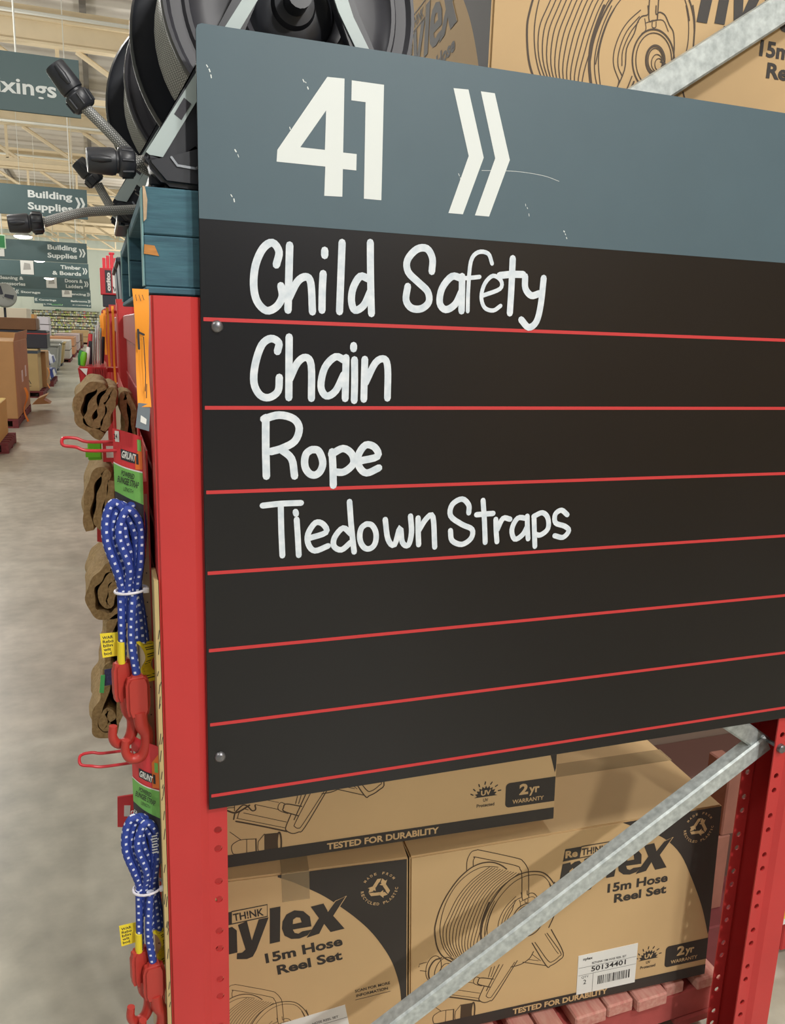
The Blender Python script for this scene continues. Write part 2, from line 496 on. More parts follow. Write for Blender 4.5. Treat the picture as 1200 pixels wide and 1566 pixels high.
# traced outlines, in tenths of a millimetre: drawing and logo on a carton face, lettering on the board
ART = [
    (14, [(1356,4381), (1358,4596), (1396,4737), (1473,4853), (1593,4871), (1697,4845), (2584,4482), (2748,4369), (2863,4185), (2906,4005), (2936,3344)]),
    (14, [(1516,4455), (1513,4605), (1546,4673), (1597,4682), (2555,4291), (2685,4161), (2737,3999), (2769,3358), (2850,3323), (2936,3344)]),
    (22, [(2344,4233), (2199,4365), (1985,4480), (1740,4507), (1516,4455), (1329,4342), (1127,4157), (892,3828), (726,3485), (628,3126), (607,2901), (652,2545), (742,2292), (884,2105), (1133,1911)]),
    (12, [(2130,4322), (1918,4380), (1674,4389), (1365,4260), (1095,4013), (895,3677), (780,3322), (733,2950), (773,2596), (881,2300), (1060,2065), (1274,1918)]),
    (12, [(1915,4366), (1465,4072), (1150,3709), (941,3273), (816,2933), (846,2524), (1031,2138)]),
    (12, [(1982,4338), (1536,4047), (1225,3686), (1020,3253), (900,2915), (918,2502), (1091,2113)]),
    (12, [(2049,4311), (1607,4022), (1300,3664), (1100,3234), (983,2897), (990,2481), (1151,2088)]),
    (12, [(2117,4283), (1678,3997), (1375,3641), (1179,3214), (1067,2880), (1062,2459), (1211,2062)]),
    (12, [(2185,4255), (1750,3972), (1450,3618), (1260,3194), (1151,2862), (1134,2437), (1272,2037)]),
    (12, [(2253,4227), (1821,3947), (1526,3596), (1340,3174), (1235,2844), (1206,2416), (1332,2011)]),
    (12, [(2321,4199), (1893,3922), (1602,3573), (1420,3154), (1319,2826), (1279,2394), (1393,1986)]),
    (12, [(2389,4171), (1965,3896), (1678,3550), (1501,3134), (1404,2808), (1351,2372), (1454,1960)]),
    (12, [(2457,4143), (2037,3871), (1754,3527), (1582,3113), (1488,2790), (1424,2350), (1515,1935)]),
    (12, [(2526,4115), (2109,3846), (1830,3504), (1663,3093), (1573,2772), (1497,2328), (1576,1909)]),
    (12, [(2595,4087), (2182,3820), (1906,3481), (1744,3073), (1659,2754), (1570,2306), (1637,1883)]),
    (12, [(2664,4059), (2254,3794), (1983,3458), (1826,3053), (1744,2735), (1644,2284), (1699,1858)]),
    (34, [(1933,3410), (1825,3118), (1753,2829), (1746,2578), (1780,2362), (1837,2146)]),
    (12, [(2068,3429), (1941,3134), (1857,2811), (1842,2558), (1884,2343), (1962,2160)]),
    (12, [(2146,3440), (2016,3175), (1923,2851), (1913,2567), (2002,2165)]),
    (20, [(1755,2577), (1800,2918), (1948,3312), (2185,3686), (2461,3937), (2779,4048), (3104,4025), (3326,3925), (3519,3695), (3622,3481), (3669,3276)]),
    (12, [(1863,2554), (1923,2931), (2055,3290), (2294,3626), (2571,3859), (2854,3954), (3108,3936), (3311,3843), (3468,3628), (3551,3417)]),
    (20, [(3587,3642), (3650,3427), (3672,3206), (3672,2946), (3611,2678), (3498,2403)]),
    (12, [(3456,3623), (3538,3381), (3564,3062), (3510,2796)]),
    (14, [(2736,3522), (2751,3400), (2635,3352), (2566,3249), (2524,3086), (2410,2850), (2404,2532), (2245,2144)]),
    (14, [(2888,3544), (2903,3421), (2968,3461), (3074,3428), (3173,3299), (3271,3185), (3315,2902), (3294,2673)]),
    (10, [(2698,3330), (2737,3177), (2664,3105)]),
    (10, [(2726,3271), (2835,3310), (3043,3351), (3165,3203)]),
    (10, [(2844,3302), (2853,3225), (2918,3233), (2917,3312)]),
    (18, [(3334,2790), (3332,2645), (3291,2508), (3214,2395), (3110,2315), (2988,2278), (2862,2287), (2743,2340), (2643,2431), (2572,2553), (2536,2692), (2540,2835), (2581,2968), (2656,3079), (2758,3158), (2877,3196), (3002,3191), (3121,3140), (3223,3051), (3296,2931), (3334,2790)]),
    (12, [(3285,2785), (3284,2656), (3248,2536), (3183,2436), (3093,2366), (2990,2333), (2881,2342), (2779,2388), (2693,2470), (2631,2577), (2601,2700), (2603,2827), (2638,2944), (2702,3042), (2789,3111), (2892,3144), (2999,3138), (3101,3094), (3189,3015), (3251,2908), (3285,2785)]),
    (26, [(3145,2768), (3144,2699), (3127,2635), (3093,2583), (3048,2546), (2995,2529), (2939,2533), (2887,2558), (2842,2601), (2810,2658), (2794,2724), (2795,2791), (2812,2854), (2845,2906), (2890,2943), (2942,2960), (2997,2957), (3051,2932), (3095,2889), (3128,2833), (3145,2768)]),
    (12, [(3108,2763), (3108,2707), (3093,2655), (3068,2612), (3033,2581), (2990,2567), (2946,2571), (2904,2592), (2869,2627), (2843,2674), (2831,2729), (2831,2784), (2844,2835), (2870,2878), (2905,2908), (2947,2923), (2991,2919), (3033,2899), (3068,2864), (3094,2817), (3108,2763)]),
    (10, [(3112,2721), (3112,2681), (3102,2644), (3081,2613), (3054,2591), (3022,2581), (2988,2583), (2957,2597), (2930,2623), (2910,2656), (2900,2695), (2900,2735), (2912,2772), (2932,2803), (2959,2825), (2991,2835), (3024,2833), (3056,2819), (3083,2793), (3103,2760), (3112,2721)]),
    (10, [(3115,2699), (3115,2671), (3108,2645), (3093,2623), (3074,2608), (3053,2601), (3030,2602), (3007,2613), (2989,2631), (2976,2654), (2968,2681), (2969,2709), (2976,2735), (2990,2756), (3009,2771), (3031,2779), (3054,2777), (3076,2768), (3094,2750), (3109,2726), (3115,2699)]),
    (20, [(3200,2661), (3200,2646), (3196,2632), (3189,2620), (3180,2612), (3169,2608), (3156,2609), (3146,2615), (3136,2624), (3129,2637), (3126,2652), (3126,2667), (3129,2681), (3136,2693), (3146,2700), (3156,2704), (3169,2703), (3179,2697), (3189,2688), (3196,2675), (3200,2661)]),
    (14, [(3070,2735), (3198,2706)]),
    (14, [(3051,2552), (3152,2603)]),
    (12, [(2605,3442), (2404,3258), (2267,3053), (2184,2790), (2199,2571), (2322,2362)]),
    (12, [(2595,3347), (2382,3098), (2274,2802), (2279,2580), (2375,2432)]),
    (12, [(2584,3267), (2445,3076), (2341,2810), (2350,2589)]),
    (14, [(2555,2454), (2447,2151)]),
    (20, [(2601,2379), (2505,2141)]),
    (12, [(2322,2362), (2284,2149)]),
    (18, [(3077,2053), (3482,1315), (3597,1289), (3800,1386), (3923,1584), (3566,2328)]),
    (14, [(3151,2057), (3513,1463), (3648,1400), (3813,1506), (3845,1621), (3458,2251)]),
    (10, [(3403,2243), (3708,1713), (3790,1593)]),
    (14, [(2857,1559), (3482,1315)]),
    (10, [(3091,1729), (3324,1494)]),
    (10, [(2984,1611), (3268,1507)]),
    (16, [(2547,1488), (2803,1511), (3021,1623), (3125,1802)]),
    (16, [(2707,1634), (2161,734), (2027,643), (1894,627), (1780,701), (1749,799), (1870,1095)]),
    (12, [(2640,1607), (2130,832), (2028,736), (1946,787), (1965,895), (2341,1613)]),
    (12, [(2045,1601), (1974,1337)]),
    (12, [(2127,1608), (2040,1327)]),
    (16, [(2243,1627), (1933,956)]),
    (12, [(1745,1371), (1665,1413), (1608,1355), (1599,1265), (1660,1201), (1805,1124)]),
    (18, [(2104,1251), (1778,1359), (1717,1284), (1725,1191), (2034,1033)]),
    (24, [(706,1111), (1214,921), (1779,694)]),
    (10, [(724,1181), (1280,966), (1732,791)]),
    (10, [(871,1285), (1768,926)]),
    (10, [(1117,1447), (1612,1252)]),
    (8, [(1264,1552), (1616,1420)]),
    (20, [(660,1165), (697,1312), (764,1392), (862,1468), (956,1435), (1048,1313), (1123,1327), (1116,1429)]),
    (12, [(740,1178), (776,1300), (875,1375), (969,1343)]),
    (12, [(1108,624), (818,653), (689,619), (596,542), (600,393), (678,325), (1098,310)]),
    (10, [(570,877), (786,658)]),
    (10, [(914,645), (903,313)]),
    (20, [(1108,624), (1104,290)]),
    (12, [(1154,550), (1289,713)]),
    (12, [(1156,300), (1274,205)]),
    (12, [(1154,550), (1140,396), (1156,300)]),
    (26, [(1645,436), (1641,355), (1633,283), (1621,227), (1607,192), (1593,182), (1579,197), (1567,236), (1558,296), (1553,370), (1553,451), (1557,531), (1566,602), (1577,658), (1591,693), (1605,703), (1619,688), (1631,649), (1640,590), (1645,517), (1645,436)]),
    (12, [(768,1807), (736,1708), (691,1627), (635,1573), (575,1551), (517,1563), (466,1607), (427,1680), (405,1774), (401,1880), (415,1987), (446,2085), (492,2164), (547,2218), (606,2240), (664,2229), (715,2186), (754,2114), (777,2020), (782,1915), (768,1807)]),
    (26, [(779,2148), (606,2109), (486,1921), (478,1687), (560,1510)]),
    (14, [(648,1490), (616,1773), (711,2026), (884,2136), (1043,2049), (1127,1853), (1119,1697)]),
    (12, [(684,1362), (715,1711), (834,1939), (974,1947), (1047,1792)]),
    (10, [(853,1837), (1352,1583)]),
    (10, [(926,1662), (1211,1517)]),
    (12, [(243,2094), (415,2113)]),
    (12, [(262,1914), (418,1859)]),
    (10, [(227,2020), (240,2056)]),
    (12, [(338,1047), (294,1296), (351,1520), (507,1602), (629,1573)]),
    (12, [(442,1142), (440,1301), (526,1439), (683,1442)]),
    (26, [(509,1404), (720,1314), (1000,1447)]),
    (12, [(1916,1892), (1706,1721), (1381,1894)]),
    (10, [(1095,2077), (1595,1865)]),
]
NOZZLE = [(1289, 713), (1572, 697), (1540, 179), (1274, 202)]
LOGO = {
    'n': [(675, 3772), (873, 3805), (898, 3735), (987, 3803), (1110, 3824), (1203, 3718), (1193, 3159), (992, 3138), (1005, 3577), (956, 3643), (880, 3573), (847, 3105), (641, 3086)],
    'y': [(1233, 3853), (1428, 3921), (1513, 3410), (1680, 3922), (1895, 3937), (1602, 3152), (1518, 2998), (1389, 2957), (1172, 2990), (1185, 3139), (1290, 3138), (1371, 3208)],
    'l': [(1928, 4158), (2158, 4172), (2119, 3283), (1897, 3262)],
    'e': [(2820, 3559), (2406, 3543), (2446, 3452), (2528, 3418), (2619, 3466), (2822, 3475), (2725, 3343), (2543, 3289), (2363, 3310), (2223, 3417), (2172, 3602), (2192, 3786), (2282, 3950), (2455, 4026), (2650, 3975), (2790, 3815)],
    'ehole': [(2410, 3680), (2420, 3791), (2493, 3842), (2575, 3820), (2607, 3698)],
    'x': [(2814, 4061), (3096, 4100), (3189, 3886), (3357, 4123), (3576, 4197), (3314, 3753), (3565, 3383), (3241, 3343), (3100, 3577), (2986, 3342), (2705, 3283), (2987, 3742)],
    'frame': [(694, 4169), (1878, 4260), (1868, 3966), (679, 3853)],
    'edge': [(2705, 3283), (2979, 3335), (3100, 3569), (3241, 3334)],
}
FOUR = [(1860, 21560), (2120, 21570), (2120, 20560), (2330, 20560), (2330, 20330), (2120, 20330), (2120, 19940), (1840, 19930), (1850, 20340), (1120, 20340), (1130, 20500)]
FOUR_HOLE = [(1850, 21110), (1840, 20570), (1470, 20570)]
ONE = [(2230, 21560), (2730, 21560), (2740, 19940), (2460, 19940), (2450, 21290), (2230, 21290)]
CHEVRONS = [[(3850, 21650), (4100, 21660), (4420, 20710), (4110, 19840), (3860, 19840), (4160, 20710)],
    [(4310, 21660), (4550, 21660), (4880, 20720), (4570, 19840), (4320, 19840), (4620, 20720)]]
WRITING = {
    'child safety': [
        (104, [(1120, 18900), (1160, 19090), (1060, 19210), (920, 19120), (810, 18880), (780, 18590), (830, 18360), (970, 18230), (1120, 18290), (1210, 18440), (1190, 18600)]),
        (104, [(1320, 19190), (1310, 18710), (1300, 18250)]),
        (104, [(1310, 18420), (1440, 18670), (1570, 18750), (1650, 18660), (1680, 18240)]),
        (104, [(1840, 18810), (1830, 18550), (1830, 18270)]),
        (104, [(1860, 19150), (1860, 19080)]),
        (104, [(2130, 19280), (2120, 18760), (2110, 18260)]),
        (104, [(2570, 18770), (2430, 18800), (2320, 18620), (2300, 18420), (2360, 18290), (2500, 18370), (2600, 18580)]),
        (104, [(2580, 19310), (2600, 18780), (2630, 18250)]),
        (104, [(3620, 18940), (3620, 19140), (3520, 19280), (3350, 19260), (3200, 19090), (3220, 18910), (3400, 18760), (3560, 18630), (3590, 18470), (3470, 18360), (3300, 18360), (3200, 18480), (3220, 18690)]),
        (104, [(4140, 18860), (3970, 18880), (3810, 18690), (3780, 18460), (3890, 18360), (4050, 18450), (4150, 18650)]),
        (104, [(4150, 18890), (4160, 18650), (4170, 18350)]),
        (104, [(5040, 19220), (5050, 18750), (5050, 18350)]),
        (104, [(4820, 18940), (5030, 18970), (5250, 18980)]),
        (104, [(5290, 18950), (5310, 18760), (5430, 18650), (5580, 18690)]),
        (104, [(5640, 18940), (5620, 18510), (5560, 18230), (5420, 18130), (5270, 18250)]),
        (62, [(4670, 19120), (4590, 19270), (4410, 19280), (4290, 19130), (4270, 18710), (4280, 18350)]),
        (62, [(4140, 18860), (4320, 18880), (4460, 18900)]),
        (62, [(4540, 18610), (4840, 18730), (4850, 18860), (4700, 18930), (4560, 18800), (4510, 18590), (4580, 18420), (4740, 18380), (4870, 18460)]),
    ],
    'chain': [
        (104, [(1140, 17630), (1160, 17760), (1040, 17820), (900, 17720), (800, 17430), (780, 17150), (870, 16970), (1010, 16930), (1150, 17030), (1170, 17240)]),
        (104, [(1320, 17850), (1320, 17390), (1320, 16930)]),
        (104, [(1330, 17210), (1450, 17460), (1580, 17550), (1670, 17430), (1680, 16920)]),
        (104, [(2220, 17510), (2060, 17570), (1890, 17400), (1830, 17110), (1920, 16960), (2070, 17040), (2200, 17300)]),
        (104, [(2230, 17560), (2230, 17250), (2230, 16920)]),
        (104, [(2370, 17530), (2380, 17200), (2380, 16890)]),
        (104, [(2350, 17750), (2350, 17700)]),
        (104, [(2540, 17540), (2540, 17200), (2540, 16910)]),
        (104, [(2560, 17170), (2720, 17490), (2870, 17550), (2930, 17390), (2940, 16930)]),
    ],
    'rope': [
        (109, [(960, 16620), (960, 16150), (970, 15700)]),
        (109, [(930, 16600), (1170, 16660), (1400, 16600), (1490, 16450), (1420, 16250), (1220, 16140), (1040, 16090)]),
        (109, [(1190, 16130), (1370, 15970), (1420, 15690)]),
        (109, [(1690, 16110), (1790, 16100), (1850, 16010), (1880, 15880), (1840, 15760), (1760, 15700), (1670, 15720), (1600, 15810), (1580, 15930), (1610, 16050), (1690, 16110)]),
        (109, [(2030, 16070), (2050, 15790), (2060, 15520)]),
        (109, [(2020, 16030), (2210, 16120), (2360, 16030), (2390, 15870), (2240, 15740), (2080, 15740)]),
        (109, [(2490, 15910), (2800, 15980), (2750, 16130), (2590, 16170), (2470, 16000), (2490, 15820), (2620, 15710), (2830, 15790)]),
    ],
    'straps': [
        (88, [(910, 15230), (1200, 15250), (1530, 15250)]),
        (88, [(1200, 15230), (1210, 14830), (1230, 14390)]),
        (88, [(1460, 14980), (1480, 14710), (1500, 14380)]),
        (88, [(1440, 15110), (1450, 15070)]),
        (88, [(1640, 14650), (1950, 14740), (1900, 14880), (1770, 14910), (1650, 14730), (1660, 14550), (1770, 14440), (1990, 14510)]),
        (88, [(2380, 14690), (2240, 14800), (2100, 14650), (2090, 14500), (2220, 14430), (2380, 14550)]),
        (88, [(2340, 15240), (2380, 14830), (2440, 14380)]),
        (88, [(2640, 14850), (2730, 14830), (2800, 14730), (2820, 14600), (2790, 14480), (2710, 14420), (2620, 14440), (2550, 14540), (2530, 14670), (2560, 14790), (2640, 14850)]),
        (88, [(2970, 14910), (3030, 14570), (3150, 14460), (3240, 14760), (3290, 14500), (3400, 14440), (3450, 14660), (3420, 14950)]),
        (88, [(3560, 14910), (3570, 14690), (3590, 14440)]),
        (88, [(3580, 14690), (3710, 14890), (3830, 14920), (3890, 14380)]),
        (88, [(4500, 14960), (4490, 15100), (4360, 15210), (4180, 15120), (4160, 14920), (4380, 14760), (4580, 14660), (4570, 14500), (4400, 14400), (4210, 14480), (4170, 14660)]),
        (88, [(4760, 15170), (4810, 14800), (4850, 14410)]),
        (88, [(4650, 14920), (4970, 14930)]),
        (88, [(5030, 14820), (5050, 14610), (5080, 14410)]),
        (88, [(5070, 14630), (5170, 14830), (5310, 14810)]),
        (88, [(5640, 14810), (5460, 14820), (5360, 14620), (5430, 14440), (5580, 14510), (5670, 14670)]),
        (88, [(5650, 14850), (5670, 14640), (5700, 14430)]),
        (88, [(5790, 14810), (5820, 14540), (5850, 14280)]),
        (88, [(5780, 14840), (5950, 14900), (6070, 14800), (6090, 14600), (5950, 14490), (5830, 14510)]),
        (88, [(6470, 14840), (6340, 14930), (6220, 14860), (6240, 14700), (6430, 14630), (6530, 14540), (6420, 14420), (6240, 14460)]),
    ],
}


# ------------------------------------------------------------------ the hall
def floor_material():
    m = bpy.data.materials.new('sealed concrete')
    m.use_nodes = True
    nt = m.node_tree
    b = nt.nodes['Principled BSDF']
    tc = nt.nodes.new('ShaderNodeTexCoord')
    n1 = nt.nodes.new('ShaderNodeTexNoise')
    n1.inputs['Scale'].default_value = 1.1
    n1.inputs['Detail'].default_value = 8
    n1.inputs['Roughness'].default_value = 0.65
    nt.links.new(tc.outputs['Object'], n1.inputs['Vector'])
    cr = nt.nodes.new('ShaderNodeValToRGB')
    cr.color_ramp.elements[0].position = 0.32
    cr.color_ramp.elements[0].color = srgb(156, 154, 142)
    cr.color_ramp.elements[1].position = 0.66
    cr.color_ramp.elements[1].color = srgb(190, 187, 172)
    nt.links.new(n1.outputs['Fac'], cr.inputs['Fac'])
    n2 = nt.nodes.new('ShaderNodeTexNoise')
    n2.inputs['Scale'].default_value = 9
    n2.inputs['Detail'].default_value = 6
    nt.links.new(tc.outputs['Object'], n2.inputs['Vector'])
    mx = nt.nodes.new('ShaderNodeMix')
    mx.data_type = 'RGBA'
    mx.blend_type = 'OVERLAY'
    mx.inputs['Factor'].default_value = 0.35
    nt.links.new(cr.outputs['Color'], mx.inputs['A'])
    nt.links.new(n2.outputs['Color'], mx.inputs['B'])
    nt.links.new(n2.outputs['Fac'], mx.inputs['B'])
    nt.links.new(mx.outputs['Result'], b.inputs['Base Color'])
    rr = nt.nodes.new('ShaderNodeMapRange')
    rr.inputs['To Min'].default_value = 0.22
    rr.inputs['To Max'].default_value = 0.5
    nt.links.new(n1.outputs['Fac'], rr.inputs['Value'])
    nt.links.new(rr.outputs['Result'], b.inputs['Roughness'])
    return m


def foil_material():
    m = bpy.data.materials.new('foil roof lining')
    m.use_nodes = True
    nt = m.node_tree
    b = nt.nodes['Principled BSDF']
    b.inputs['Roughness'].default_value = 0.55
    b.inputs['Metallic'].default_value = 0.1
    tc = nt.nodes.new('ShaderNodeTexCoord')
    mp = nt.nodes.new('ShaderNodeMapping')
    nt.links.new(tc.outputs['Object'], mp.inputs['Vector'])
    w = nt.nodes.new('ShaderNodeTexWave')
    w.inputs['Scale'].default_value = 0.28
    w.inputs['Distortion'].default_value = 1.6
    w.inputs['Detail'].default_value = 3
    mp.inputs['Rotation'].default_value = (0, 0, R(90))
    nt.links.new(mp.outputs['Vector'], w.inputs['Vector'])
    n = nt.nodes.new('ShaderNodeTexNoise')
    n.inputs['Scale'].default_value = 1.4
    n.inputs['Detail'].default_value = 6
    nt.links.new(tc.outputs['Object'], n.inputs['Vector'])
    ad = nt.nodes.new('ShaderNodeMath')
    ad.operation = 'ADD'
    nt.links.new(w.outputs['Fac'], ad.inputs[0])
    nt.links.new(n.outputs['Fac'], ad.inputs[1])
    cr = nt.nodes.new('ShaderNodeValToRGB')
    cr.color_ramp.elements[0].position = 0.3
    cr.color_ramp.elements[0].color = srgb(176, 168, 158)
    cr.color_ramp.elements[1].position = 1.0
    cr.color_ramp.elements[1].color = srgb(206, 200, 190)
    nt.links.new(ad.outputs[0], cr.inputs['Fac'])
    nt.links.new(cr.outputs['Color'], b.inputs['Base Color'])
    return m


mb = MB()
mb.box(-22, 22, -14, 86, -0.1, 0.0)
struct(mb.build('floor', floor_material()))
mb = MB()
mb.box(-22, 22, -14, 86, 10.4, 10.5)
struct(mb.build('ceiling', foil_material()))
mb = MB()
mb.box(-22, 22, 85.6, 86, 0, 10.4)
for k in range(44):
    mb.box(-22 + k, -21.94 + k, 85.56, 85.6, 0, 10.4)
struct(mb.build('wall_far', mat('pale green wall sheet', srgb(214, 222, 210), 0.6)))
# unseen tan wall, added behind the camera at right for the board's brown reflection
mb = MB()
mb.box(2.4, 16, -5.6, -5.4, 0, 3.6)
struct(mb.build('reflector_wall', mat('reflector wall tan', srgb(236, 208, 160), 0.8, col2=srgb(200, 164, 120), scale=1.6)))
for nm, x in (('wall_left', -22.2), ('wall_right', 22.0)):
    mb = MB()
    mb.box(x, x + 0.2, -14, 86, 0, 10.4)
    struct(mb.build(nm, mat('pale green wall sheet', srgb(214, 222, 210), 0.6)))
# purlins along the hall, beams and braces across it
for i, x in enumerate((-9.5, -4.9, -0.2, 4.5)):
    mb = MB()
    mb.box(x - 0.09, x + 0.09, -8, 85.5, 10.22, 10.4)
    struct(mb.build('trim_%d' % (i + 1), FOIL_DARK))
ti = 5
for i, y in enumerate((24.7, 35.5, 46.3, 58, 70, 80)):
    z0 = 9.02 + 0.006 * (y - 24.7)
    mb = MB()
    mb.box(-14, 12, y - 0.03, y + 0.03, z0, z0 + 0.52)
    mb.box(-14, 12, y - 0.16, y + 0.16, z0 - 0.06, z0)
    mb.box(-14, 12, y - 0.16, y + 0.16, z0 + 0.52, z0 + 0.58)
    mb.box(-14, 12, y + 0.4, y + 0.46, z0 + 0.62, z0 + 1.02)
    struct(mb.build('roof_beam', CREAM_STEEL))
    mb = MB()
    for x in (-9.5, -5.2, -3.2, -0.9, 1.6, 4.5):
        mb.box(x - 0.05, x + 0.05, y + 0.1, y + 0.2, z0 - 1.25, z0)
    mb.box(-14, 12, y + 0.1, y + 0.2, z0 - 1.35, z0 - 1.22)
    for x in (-9.0, -4.8, -2.6, -0.4, 2.0):
        mb.tube([(x, y + 0.15, z0 - 0.05), (x + 2.0, y + 0.15, z0 - 1.25)], 0.075, 6)
    struct(mb.build('roof_truss', CREAM_STEEL))
for y, z in ((20.5, 8.45), (29.5, 8.7), (31.2, 8.3), (40.5, 8.8), (52, 8.9)):
    mb = MB()
    mb.tube([(-14, y, z), (12, y, z)], 0.045, 6)
    struct(mb.build('roof_pipe', WHITE_STEEL))


# ------------------------------------------------------------------ racking
def holed_strip(mb, x0, x1, zs, r, y, z0, z1, th=0.003, mi=0, hm=None):
    """a punched steel flange: quads round each hole"""
    xc = (x0 + x1) / 2
    n = 12
    zs = sorted(zs)
    cells, cur = [], z0
    for z in zs:
        a, b = z - r * 1.35, z + r * 1.35
        if a > cur:
            cells.append((cur, a, None))
        cells.append((max(a, cur), b, z))
        cur = b
    cells.append((cur, z1, None))
    for side in (0, 1):
        yy = y + th * side
        for a, b, c in cells:
            P = lambda x, z: mb.bm.verts.new((x, yy, z))
            if c is None:
                q = [P(x0, a), P(x1, a), P(x1, b), P(x0, b)]
                mb.face(q if not side else q[::-1], mi)
                continue
            ring = [P(xc + r * math.cos(2 * math.pi * k / n + math.pi / 4), c + r * math.sin(2 * math.pi * k / n + math.pi / 4)) for k in range(n)]
            cor = [P(x1, b), P(x0, b), P(x0, a), P(x1, a)]
            for s in range(4):
                k = s * 3
                q = [cor[s]] + [cor[(s + 1) % 4]] + [ring[(k + j) % n] for j in (3, 2, 1, 0)]
                mb.face(q if not side else q[::-1], mi)
    for a, b, c in cells:
        if c is not None:
            for k in range(n):
                t0, t1 = 2 * math.pi * k / n, 2 * math.pi * (k + 1) / n
                f = mb.face([mb.bm.verts.new((xc + r * math.cos(t), yy2, c + r * math.sin(t))) for t, yy2 in ((t0, y), (t0, y + th), (t1, y + th), (t1, y))], mi)
    for xe in (x0, x1):
        mb.face([mb.bm.verts.new(p) for p in ((xe, y, z0), (xe, y + th, z0), (xe, y + th, z1), (xe, y, z1))], mi)


def upright_mb(sgn, x, y0, z1, holes=True, hz0=0.5):
    """open C post; the raised smooth face lies at x..x-0.068*sgn, the punched flange at x..x+0.031*sgn"""
    mb = MB()
    s = sgn
    pair = []
    z = 0.02
    while z < z1 - 0.05:
        if hz0 - 0.01 < z < z1:
            pair += [z, z + 0.036]
        z += 0.1
    for yy, out in ((y0, -1), (y0 + 0.10, 1)):
        # smooth raised face with its two rounded shoulders
        pr = [(x - s * 0.070, yy + 0.006 * -out * 1.0), (x - s * 0.066, yy), (x - s * 0.014, yy), (x - s * 0.001, yy - out * 0.008), (x - s * 0.001, yy - out * 0.011), (x - s * 0.014, yy - out * 0.003), (x - s * 0.064, yy - out * 0.003), (x - s * 0.068, yy - out * 0.009)]
        mb.prism(pr, (V3((0, 0, 0)), V3((1, 0, 0)), V3((0, 1, 0)), V3((0, 0, 1))), 0.0, z1)
        a, b = sorted((x - s * 0.001, x + s * 0.031))
        yf = yy + 0.008 if out < 0 else yy - 0.011
        if holes:
            holed_strip(mb, a, b, pair, 0.0068, yf, 0.0, z1)
        else:
            mb.box(a, b, yf, yf + 0.003, 0, z1)
    a, b = sorted((x - s * 0.070, x - s * 0.067))
    mb.box(a, b, y0 + 0.004, y0 + 0.096, 0, z1)
    return mb


rack = empty('pallet_rack', 'red steel pallet rack carrying the aisle board and the hose reel cartons', 'rack', loc=(0, 0, 0), group=None)
upright_mb(1, 0.0, 0.0, 1.838, hz0=0.35).build('upright', RED, rack, smooth=30)
upright_mb(-1, 1.262, 0.0, 2.75, hz0=0.0).build('upright', RED, rack, smooth=30)
upright_mb(1, 0.0, 2.25, 1.87, holes=False).build('upright', RED, rack, smooth=30)
upright_mb(-1, 1.262, 2.25, 2.75, holes=False).build('upright', RED, rack, smooth=30)


def channel(a, b, w=0.042, d=0.032, roll=None):
    """folded channel brace from a to b, its back towards -y"""
    a, b = V3(a), V3(b)
    t = (b - a).normalized()
    n = V3((0, -1, 0))
    s = t.cross(n).normalized()
    L = (b - a).length
    mb = MB()
    th = 0.003
    pr = [(-w / 2, -d), (-w / 2, -0.004), (-w / 2 + 0.004, 0), (w / 2 - 0.004, 0), (w / 2, -0.004), (w / 2, -d), (w / 2 - th, -d), (w / 2 - th, -th), (-w / 2 + th, -th), (-w / 2 + th, -d)]
    F = (a, s, n, t)
    # closed prism of the folded section
    A = [mb.bm.verts.new(a + s * p[0] + n * p[1]) for p in pr]
    B = [mb.bm.verts.new(b + s * p[0] + n * p[1]) for p in pr]
    k = len(pr)
    for i in range(k):
        mb.face([A[i], A[(i + 1) % k], B[(i + 1) % k], B[i]])
    for T in (A, B):
        for q in ((0, 1, 8, 9), (1, 2, 3, 4, 7, 8), (4, 5, 6, 7)):
            mb.face([T[i] for i in q])
    return mb


channel((0.02, 0.045, 0.198), (1.250, 0.045, 0.915)).build('brace', GALV, rack, smooth=30)
channel((1.252, 0.052, 0.905), (0.02, 0.052, 1.74)).build('brace', GALV, rack, smooth=30)
channel((0.14, 0.050, 1.801), (1.265, 0.050, 2.534), w=0.050).build('brace', GALV, rack, smooth=30)
for x, z in ((1.2455, 0.925),):
    mb = MB()
    mb.lathe([(0, 0.009), (0.006, 0.0085), (0.0095, 0.006), (0.0105, 0.0), (0.0105, -0.004)], 20, Matrix.Translation((x, 0.006, z)) @ Matrix.Rotation(R(90), 4, 'X'))
    mb.tube([(x, 0.0, z), (x, 0.09, z)], 0.005, 8)
    mb.build('bolt', ZINC, rack, smooth=40)
for x in (-0.050,):
    for z in (1.735,):
        mb = MB()
        mb.box(x, x + 0.045, 0.11, 2.24, z, z + 0.088, bevel=0.004)
        mb.build('beam', RED_DARK, rack)
mb = MB()
mb.box(1.320, 1.326, 1.6, 2.24, 0.0, 0.40)
mb.build('side_panel', RED_DARK, rack)
mb = MB()
for y in (0.35, 0.9, 1.5, 2.0):
    mb.box(-0.005, 1.262, y, y + 0.04, 1.79, 1.82)
mb.build('pallet_support_bar', GALV, rack)
mb = MB()
mb.box(-0.040, -0.036, 0.11, 2.24, 0.55, 1.735)
for k in range(9):
    z = 0.6 + k * 0.125
    mb.box(-0.044, -0.040, 0.11, 2.24, z, z + 0.006)
mb.build('side_panel', RED_DARK, rack)
